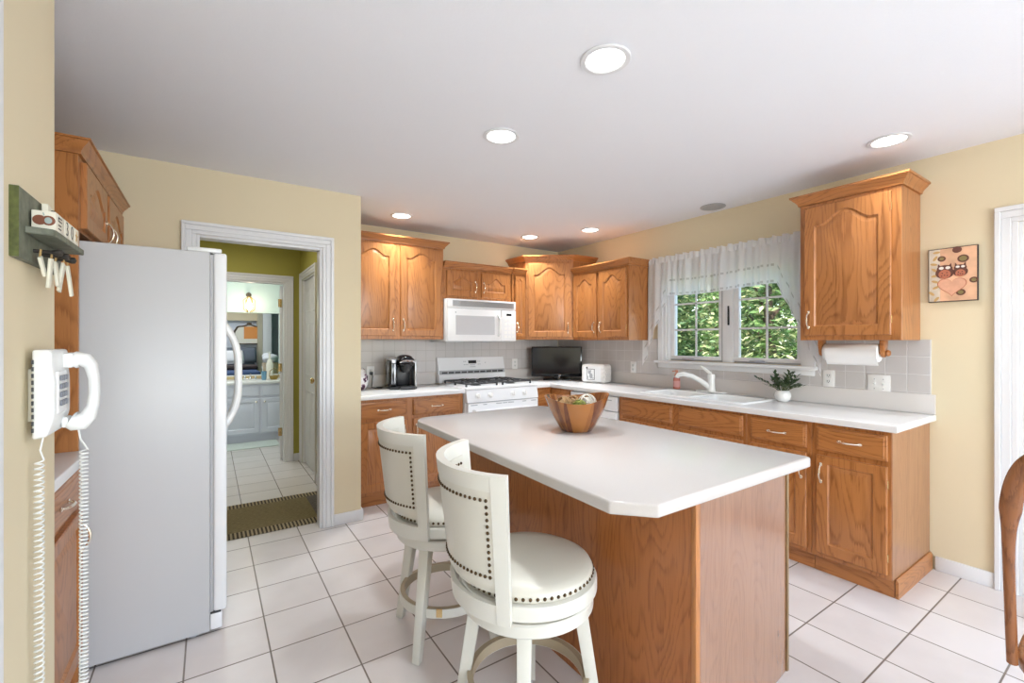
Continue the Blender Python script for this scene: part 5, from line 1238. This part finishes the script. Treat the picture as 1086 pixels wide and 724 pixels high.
# ------------------------------------------------------------------ things on the pantry wall
# wall telephone: local x out of the wall, y along it, z up
t = thing('wall_telephone', 'white corded push-button telephone on the left wall', 'telephone', (XP, 1.545, 1.215))
b = B(); b.box(0.0, 0.035, -0.068, 0.014, 0.13, 0.062, 0.002); b.done('wall_plate', 'block_cream', t)
def xz(pts, y0, y1, bev=0.004):  # outline in x,z extruded along y
    b = B(); b.prism(pts, y0, y1, bev, 3, mat=Matrix(((1, 0, 0, 0), (0, 0, 1, 0), (0, 1, 0, 0), (0, 0, 0, 1)))); return b
b = xz([(0.0145, -0.108), (0.040, -0.104), (0.047, -0.082), (0.054, -0.055), (0.054, 0.035), (0.050, 0.075), (0.050, 0.104), (0.045, 0.110), (0.0145, 0.110)][::-1], 0.0, 0.155, 0.006); body = b.done('body', 'plastic_white', t, 40)
b = B()
for k in range(11): b.box(0.0146, -0.002, -0.090 + k * 0.0165, 0.0185, 0.002, -0.080 + k * 0.0165)
b.done('vent', 'slot_dark', body)
b = B(); b.box(0.052, 0.022, -0.05, 0.0575, 0.098, 0.055, 0.002); kp = b.done('keypad_plate', 'plate_white', body)
for r in range(4):
    for c in range(3):
        b = B(); b.box(0.058, 0.028 + c * 0.022, -0.032 + r * 0.021, 0.063, 0.045 + c * 0.022, -0.018 + r * 0.021, 0.002); b.done('key', 'key_grey', kp)
b = B(); b.box(0.048, 0.098, 0.060, 0.070, 0.148, 0.100, 0.006); b.box(0.046, 0.102, -0.098, 0.060, 0.145, -0.070, 0.004); b.done('cradle', 'plastic_white', body)
b = B(); pts = [(0.078, 0.078), (0.104, 0.088), (0.121, 0.080), (0.132, 0.045), (0.135, 0.0), (0.131, -0.045), (0.120, -0.078), (0.100, -0.098), (0.076, -0.094)]
loops = []
for (x, z), w, th in zip(pts, (0.024, 0.026, 0.024, 0.021, 0.020, 0.021, 0.024, 0.028, 0.026), (0.018, 0.022, 0.019, 0.014, 0.013, 0.014, 0.019, 0.026, 0.020)):
    pass
def swept(path, ws, ths, y):
    b = B(); n = len(path); loops = []
    for i, (x, z) in enumerate(path):
        a = Vector(path[max(0, i - 1)]); c = Vector(path[min(n - 1, i + 1)]); d = (c - a).normalized(); nn = Vector((d.y, -d.x))
        lp = []
        for k in range(14):
            an = 2 * PI * k / 14; ux = (abs(math.cos(an)) ** 0.7) * (1 if math.cos(an) > 0 else -1); uy = (abs(math.sin(an)) ** 0.7) * (1 if math.sin(an) > 0 else -1)
            lp.append((x + nn.x * ths[i] * ux, y + ws[i] * uy, z + nn.y * ths[i] * ux))
        loops.append(lp)
    b.quads(loops, True, True, True); return b
hp = swept([(0.064, 0.076), (0.076, 0.082), (0.089, 0.080), (0.101, 0.064), (0.107, 0.03), (0.108, -0.01), (0.105, -0.045), (0.096, -0.072), (0.083, -0.086), (0.070, -0.084), (0.062, -0.080)],
           [0.024, 0.026, 0.025, 0.022, 0.020, 0.020, 0.021, 0.024, 0.028, 0.029, 0.026], [0.020, 0.022, 0.020, 0.015, 0.012, 0.012, 0.013, 0.018, 0.024, 0.026, 0.022], 0.122)
hs = hp.done('handset', 'plastic_white', t, 60)
def coil(name, p0, p1, turns, r, parent, tail0=None, tail1=None):
    p0, p1 = Vector(p0), Vector(p1); pts = list(tail0 or []); n = turns * 10
    for k in range(n + 1):
        a = 2 * PI * k / 10; c = p0.lerp(p1, k / n); pts.append(c + Vector((r * math.cos(a), r * math.sin(a), 0)))
    b = B(); b.tube(pts + list(tail1 or []), 0.0021, 5); return b.done(name, 'plastic_white', parent, 60)
coil('coiled_cord', (0.086, 0.125, -0.165), (0.086, 0.125, -1.00), 82, 0.0085, t, [(0.076, 0.122, -0.108), (0.080, 0.123, -0.135)], [(0.08, 0.115, -1.03), (0.055, 0.085, -1.055), (0.035, 0.05, -1.03)])
coil('coiled_cord', (0.020, 0.035, -1.01), (0.020, 0.035, -0.165), 62, 0.0085, t, None, [(0.022, 0.035, -0.14), (0.026, 0.04, -0.107)])

# perpetual calendar shelf
t = thing('calendar_shelf', 'distressed grey-green wooden peg shelf with dark knobs on the left wall', 'shelf', (XP, 1.455, 1.62))
b = B(); b.prism([(0.0, -0.085), (0.345, -0.085), (0.345, 0.035), (0.225, 0.075), (0.185, 0.075), (0.145, 0.075), (0.0, 0.075)], 0.0, 0.016, 0.001, 1, mat=Matrix(((0, 0, 1, 0), (1, 0, 0, 0), (0, 1, 0, 0), (0, 0, 0, 1)))); b.done('backboard', 'shelf_green', t, 30)
b = B(); b.box(0.0001, -0.0012, -0.084, 0.0158, 0.0002, 0.074); b.done('worn_edge', 'shelf_moss', t)
b = B(); b.prism([(0.0165, 0.03), (0.062, 0.045), (0.066, 0.06), (0.066, 0.335), (0.0165, 0.335)], -0.024, -0.008, 0.002, 1); b.done('ledge', 'shelf_green', t)
for k, y in enumerate((0.10, 0.165, 0.23)):
    b = B(); b.lathe([(0, 0), (0.005, 0), (0.004, 0.03), (0.006, 0.036), (0.009, 0.043), (0.008, 0.050), (0, 0.054)], 14, mat=Matrix.Translation((0.016, y, -0.055)) @ Matrix.Rotation(PI / 2, 4, 'Y')); b.done('peg', 'ink', t)
for y in (0.165, 0.195):
    b = B(); b.lathe([(0, 0), (0.004, 0), (0.004, 0.012), (0.009, 0.018), (0.009, 0.024), (0, 0.028)], 14, mat=Matrix.Translation((0.016, y, 0.052)) @ Matrix.Rotation(PI / 2, 4, 'Y')); b.done('knob', 'ink', t)
def text_mesh(body, size, name, mat, parent, mtx):
    c = bpy.data.curves.new('letters', 'FONT'); c.body = body; c.size = size; c.extrude = 0.0006; c.offset = -0.0011; c.align_x = 'CENTER'; c.align_y = 'CENTER'
    o = bpy.data.objects.new('letters', c); col.objects.link(o); bpy.context.view_layer.update()
    me = bpy.data.meshes.new_from_object(o.evaluated_get(bpy.context.evaluated_depsgraph_get())); bpy.data.objects.remove(o)
    me.name = name; me.transform(mtx); me.materials.clear(); me.materials.append(M[mat]); q = bpy.data.objects.new(name, me); col.objects.link(q); q.parent = parent; return q
def facing_x(x, y, z, roll=0): return Matrix.Translation((x, y, z)) @ Matrix(((0, 0, 1, 0), (1, 0, 0, 0), (0, 1, 0, 0), (0, 0, 0, 1))) @ Matrix.Rotation(roll, 4, 'Z')
BG = 'blocks on the calendar shelf'; zb_ = 1.62 - 0.0078
def block(lab, y0, y1):
    t = thing('calendar_block', lab, 'calendar block', (XP + 0.020, y0, zb_), 0, BG)
    b = B(); b.box(0, 0, 0, 0.042, y1 - y0, 0.046, 0.0015, 2); b.done('block', 'block_cream', t); return t
k = block('cream calendar block with short bars, first of the row, apple picture on its end', 1.520, 1.597)
b = B(); b.ball((0.014, -0.0003, 0.023), 0.0125, 16, (1, 0.06, 0.95)); b.done('apple', 'apple_brown', k); b = B(); b.ball((0.029, -0.0003, 0.023), 0.0125, 16, (1, 0.07, 0.95)); b.done('apple', 'apple_brown', k)
b = B(); b.ball((0.029, -0.0008, 0.023), 0.009, 14, (0.8, 0.08, 0.9)); b.bar((0.022, -0.0006, 0.034), (0.020, -0.0006, 0.041), 0.002); b.done('apple_slice', 'apple_grey', k)
b = B()
for i, zz in enumerate((0.037, 0.029, 0.019, 0.010)): b.box(0.0419, 0.020, zz - 0.0015, 0.0425, 0.052 if i < 2 else 0.046, zz + 0.0015)
b.box(0.0419, 0.020, 0.028, 0.0425, 0.024, 0.038); b.done('lettering', 'ink', k)
for ch, y in (('3', 1.600), ('0', 1.650)):
    k = block('cream calendar block with the numeral %s' % ch, y, y + 0.047); text_mesh(ch, 0.052, 'numeral', 'ink', k, facing_x(0.0421, 0.0235, 0.023))
k = block('cream calendar block with a tan star, last of the row', 1.700, 1.747)
b = B(); st_ = [(0.0235 + (0.017 if i % 2 == 0 else 0.007) * math.cos(PI / 2 + i * PI / 5), 0.023 + (0.017 if i % 2 == 0 else 0.007) * math.sin(PI / 2 + i * PI / 5)) for i in range(10)]
b.prism(st_, 0.0419, 0.0426, mat=Matrix(((0, 0, 1, 0), (1, 0, 0, 0), (0, 1, 0, 0), (0, 0, 0, 1)))); b.done('star', 'star_tan', k)
pq = thing('hanging_plaque', 'small cream plaque with 35 hung from the top knobs of the calendar shelf', 'plaque', (XP + 0.022, 1.590, 1.6605))
b = B(); b.prism([(0.0, 0.0), (0.115, 0.0), (0.068, 0.022), (0.0, 0.030)], 0, 0.012, 0.001, 1, mat=Matrix(((0, 0, 1, 0), (1, 0, 0, 0), (0, 1, 0, 0), (0, 0, 0, 1)))); b.done('board', 'block_cream', pq)
b = B(); b.tube([(0.006, 0.04, 0.024), (0.010, 0.045, 0.008 + 0.0), (0.006, 0.07, 0.022)], 0.001, 5); b.done('string', 'star_tan', pq); text_mesh('35', 0.020, 'numeral', 'grey_vent', pq, facing_x(0.0121, 0.035, 0.012))
TG = 'cream tags on the calendar shelf pegs'
for i, (y, dx, L, lab) in enumerate(((1.540, 0.030, 0.052, 'short cream tag hanging from the first peg of the calendar shelf'), (1.562, 0.045, 0.085, 'long cream tag hanging second along the calendar shelf pegs'),
                                     (1.622, 0.040, 0.075, 'cream tag hanging from the middle peg of the calendar shelf'), (1.650, 0.050, 0.088, 'wide cream tag hanging from beyond the middle peg of the calendar shelf'), (1.688, 0.050, 0.095, 'longest cream tag hanging last along the calendar shelf pegs'))):
    g = thing('hanging_tag', lab, 'tag', (XP + dx, y, 1.560), 0, TG)
    b = B(); b.bar((0, 0, -0.010), (0.006 * (-1) ** i, 0.010 * (1.5 - i % 4), -0.010 - L * 0.85), 0.022, 0.020, 0.006, 0.006, up=(0, 1, 0), bev=0.001); b.done('tag', 'tag_cream', g)
    b = B(); b.tube([(0, -0.004, -0.011), (0.001, -0.001, 0.008), (0.002, 0.003, 0.008), (0, 0.006, -0.011)], 0.0009, 5); b.done('string', 'star_tan', g)

# ------------------------------------------------------------------ doorway, bath and the bedroom standing in for a reflection
t = thing('runner_rug', 'olive runner rug with barred borders in the doorway', 'rug', (0.33, 3.955, 0), 0)
b = B(); b.box(-0.80, -0.365, 0.0, 0.505, 0.365, 0.009, 0.003); b.done('weave', 'rug_weave', t)
t = thing('bath_mat', 'pale green bath mat in front of the white vanity', 'mat', (0.34, 6.72, 0))
b = B(); b.box(-0.50, -0.20, 0.0, 0.42, 0.20, 0.012, 0.005); b.done('pile', 'mat_mint', t)
t = thing('bath_vanity', 'pale grey-white bathroom vanity cabinet beyond the doorway', 'vanity', (-0.40, 6.915, 0), 0); W = 1.56
b = B(); b.box(0, 0, 0.10, W, 0.53, 0.775, 0.002, 1); b.done('body', 'vanity_paint', t)
b = B(); b.box(0, 0.05, 0, W, 0.07, 0.0995); b.done('toe_board', 'vanity_paint', t)
for i, x0 in enumerate((0.02, 0.535, 0.985)):
    x1 = (0.49, 0.955, 1.46)[i]
    dr = drawer(t, x0, x1, 0.615, 0.755, False); dr.data.materials[0] = M['vanity_paint']
    dd = cab_door(t, x0, x1, 0.125, 0.585, 0, 0, None, mat='vanity_paint', name='door')
    kx = x1 - 0.035 if i < 2 else x0 + 0.035
    b = B(); b.lathe([(0, 0), (0.006, 0), (0.006, 0.012), (0.014, 0.018), (0.012, 0.026), (0, 0.028)], 14, mat=Matrix.Translation((kx, -T, 0.54)) @ Matrix.Rotation(PI / 2, 4, 'X')); b.done('knob', 'pull_metal', dd)
b = B(); b.box(-0.01, -0.03, 0.7755, W + 0.01, 0.533, 0.812, 0.006); b.done('vanity_top', 'laminate_white', t)
b = B(); b.box(0, 0.510, 0.8125, W, 0.533, 0.855, 0.003); b.done('backsplash_strip', 'bath_tile', t)
t = thing('bath_faucet', 'small chrome faucet on the vanity top', 'faucet', (0.48, 7.33, 0.8125))
b = B(); b.box(-0.085, -0.022, 0.0, 0.085, 0.022, 0.012, 0.005); b.tube([(0, 0, 0.01), (0, 0, 0.05), (0, -0.03, 0.068), (0, -0.09, 0.06)], 0.011, 10); b.done('body', 'chrome', t)
for s in (-1, 1):
    b = B(); b.lathe([(0, 0.0125), (0.016, 0.0125), (0.012, 0.035), (0.018, 0.045), (0, 0.052)], 16, c=(s * 0.065, 0, 0)); b.done('tap_handle', 'chrome', t)
t = thing('tumbler', 'blue glass tumbler on the vanity top', 'tumbler', (0.63, 7.12, 0.8125)); b = B(); b.lathe([(0, 0), (0.026, 0), (0.030, 0.02), (0.034, 0.12), (0.031, 0.12), (0.027, 0.02), (0, 0.008)], 24); b.done('body', 'blue_glass', t)
t = thing('toothbrush', 'white toothbrush standing in the blue tumbler', 'toothbrush', (0.63, 7.12, 0.8215)); b = B(); b.tube([(0.0, 0, 0.0), (-0.02, 0, 0.17)], 0.005, 8); b.box(-0.028, -0.006, 0.15, -0.018, 0.006, 0.185, 0.002); b.done('body', 'plastic_white', t)
t = thing('gold_basket', 'gold wire basket of toiletries on the vanity top', 'basket', (0.755, 7.14, 0.8125))
b = B(); b.lathe([(0, 0), (0.045, 0), (0.060, 0.05), (0.055, 0.05), (0.042, 0.006), (0, 0.006)], 24); b.tube([(-0.057, 0, 0.05), (-0.05, 0, 0.12), (0, 0, 0.155), (0.05, 0, 0.12), (0.057, 0, 0.05)], 0.005, 8); b.done('body', 'gold_basket', t)
t = thing('lotion_bottle', 'tall cream pump bottle at the back of the vanity top', 'bottle', (0.72, 7.33, 0.8125)); b = B(); b.lathe([(0, 0), (0.04, 0), (0.045, 0.02), (0.045, 0.20), (0.03, 0.26), (0.014, 0.28), (0.014, 0.36), (0, 0.36)], 24); b.done('body', 'cream_vase', t)
b = B(); b.lathe([(0, 0.3605), (0.018, 0.3605), (0.018, 0.385), (0, 0.39)], 16); b.bar((0, 0, 0.38), (-0.05, 0, 0.385), 0.012); b.done('pump', 'plastic_white', t)
t = thing('wall_sconce', 'small lantern sconce with clear glass above the bathroom opening', 'sconce', (0.467, 7.45, 1.86))
b = B(); b.lathe([(0, 0), (0.035, 0), (0.035, 0.012), (0, 0.014)], 20, mat=Matrix.Translation((0, 0, 0.15)) @ Matrix.Rotation(PI / 2, 4, 'X')); b.tube([(0, -0.01, 0.15), (0, -0.06, 0.18), (0, -0.10, 0.165), (0, -0.10, 0.12)], 0.007, 8); b.done('bracket', 'antique', t)
b = B()
for k in range(6):
    a = k * PI / 3; c, s = math.cos(a), math.sin(a); b.tube([(0.012 * c, -0.10 + 0.012 * s, 0.12), (0.072 * c, -0.10 + 0.072 * s, 0.065), (0.068 * c, -0.10 + 0.068 * s, -0.06), (0.03 * c, -0.10 + 0.03 * s, -0.10)], 0.005, 6)
b.done('cage', 'gold_basket', t)
b = B(); b.ball((0, -0.10, -0.015), 0.045, 20, (1, 1, 1.3)); b.done('bulb', 'bulb', t)
lamp('sconce_light', 'POINT', (0.467, 7.24, 1.86), 2.5, (1, 0.86, 0.66), size=0.05)
lamp('bath_fill_light', 'AREA', (0.1, 6.5, H - 0.02), 13, (0.95, 1.0, 1.0), (0, 0, 0), 0.8)  # unseen lamp added to light the bath
lamp('hall_fill_light', 'AREA', (0.1, 4.6, H - 0.02), 9, (1, 0.96, 0.88), (0, 0, 0), 0.4)  # added overhead fill for the hall, without a fixture
lamp('bedroom_fill_light', 'AREA', (0.0, 9.0, H - 0.02), 26, (0.95, 0.98, 1.0), (0, 0, 0), 1.0)  # added lamp that brightens the stand-in bedroom

# added bedroom imitating the vanity mirror's reflection: bed end with pillows, ornate mirror
t = thing('bed', 'bed with navy and dark covers standing in for a reflection in the vanity mirror', 'bed', (0.05, 9.35, 0), 0)
b = B(); b.box(-0.62, -0.85, 0.0, 0.62, 1.0, 0.30, 0.01); b.done('frame', 'dark_fabric', t)
b = B(); b.box(-0.60, -0.83, 0.3005, 0.60, 1.0, 0.72, 0.05, 3); b.done('mattress', 'white_fabric', t)
b = B(); b.box(-0.64, -0.87, 0.40, 0.66, 0.15, 0.86, 0.05, 3); b.done('blanket', 'navy_fabric', t, 60)
b = B(); b.box(-0.645, -0.40, 0.862, 0.655, 0.15, 0.93, 0.03, 3); b.done('throw', 'dark_fabric', t, 60)
b = B(); b.box(-0.70, 1.0, 0.0, 0.70, 1.08, 1.15, 0.03); b.done('headboard', 'slate_fabric', t)
def pillow(lab, x, y, z, rx, mat, w=0.50, h=0.34, rz=0):
    g = thing('pillow', lab, 'pillow', (x, y, z), rz, 'pillows on the far bed'); b = B(); n = 14; G = []
    for s in (-1, 1):
        L = []
        for i in range(n + 1):
            for j in range(n + 1):
                u = -1 + 2 * i / n; v = -1 + 2 * j / n; th = 0.075 * ((1 - u ** 4) * (1 - v ** 4)) ** 0.5
                L.append(b.bm.verts.new((u * w / 2 * (1 - 0.06 * v * v), s * th, (v + 1) * h / 2 * (1 - 0.0 * u))))
        G.append(L)
    for L in G:
        for i in range(n):
            for j in range(n): b.bm.faces.new([L[i * (n + 1) + j], L[(i + 1) * (n + 1) + j], L[(i + 1) * (n + 1) + j + 1], L[i * (n + 1) + j + 1]])
    bmesh.ops.remove_doubles(b.bm, verts=b.bm.verts, dist=1e-5); bmesh.ops.rotate(b.bm, verts=b.bm.verts, cent=(0, 0, 0), matrix=Matrix.Rotation(rx, 3, 'X')); b.done('cushion', mat, g, 80)
pillow('slate grey pillow at the left of the far bed', 0.21, 10.06, 0.935, -0.2, 'slate_fabric', 0.44, 0.30); pillow('slate grey pillow at the right of the far bed', 0.62, 10.06, 0.935, -0.2, 'slate_fabric', 0.30, 0.30)
pillow('white pillow leaning in front of the slate pillows', 0.38, 9.70, 0.935, -0.35, 'white_fabric', 0.36, 0.26, 0.3)
t = thing('wicker_hamper', 'tan wicker hamper beside the far bed', 'hamper', (0.875, 8.75, 0), 0)
b = B(); b.lathe([(0, 0), (0.09, 0), (0.13, 0.98), (0.115, 0.98), (0.08, 0.02), (0, 0.02)], 28); b.done('body', 'tan_wicker', t)
t = thing('folded_towel', 'white towel heaped on top of the wicker hamper', 'towel', (0.875, 8.75, 1.056))
b = B(); b.ball((0, 0, 0.0), 0.12, 18, (1.05, 1.0, 0.62)); b.ball((-0.06, 0.02, 0.04), 0.07, 14, (1, 1, 0.7)); b.done('cloth', 'white_fabric', t, 80)
t = thing('ornate_mirror', 'dark scroll-framed mirror on the far bedroom wall', 'mirror', (0.66, 10.40, 1.47))
lp = []; n = 48
def orn(k, g): 
    a = 2 * PI * k / n; c, s = math.cos(a), math.sin(a); rx, rz = 0.235, 0.165
    x = rx * (abs(c) ** 0.5) * (1 if c > 0 else -1); z = rz * (abs(s) ** 0.6) * (1 if s > 0 else -1)
    w = 1 + 0.035 * math.cos(6 * a) + g / rx
    z2 = z * w + (0.05 * math.exp(-(x / 0.07) ** 2) if s > 0 else 0)
    return x * w, z2
b = B(); b.quads([[(orn(k, g)[0], y, orn(k, g)[1]) for k in range(n)] for g, y in ((0.0, 0.0), (0.025, -0.0), (0.032, -0.02), (0.015, -0.035), (0.0, -0.02), (0.0, 0.0))], True); b.ball((0, -0.02, 0.228), 0.028, 14, (1.6, 0.6, 1)); b.done('frame', 'antique', t, 60)
b = B(); b.prism([orn(k, 0.002) for k in range(n)], 0.004, 0.012, mat=Matrix(((1, 0, 0, 0), (0, 0, -1, 0), (0, 1, 0, 0), (0, 0, 0, 1)))); b.done('glass', 'cream_vase', t, 0)
b = B(); b.box(-0.09, -0.0145, -0.07, 0.24, -0.0125, 0.17); b.done('reflected_lampshade', 'amber_glow', t, 0)  # lamp reflection painted as a faintly glowing panel on the mirror glass
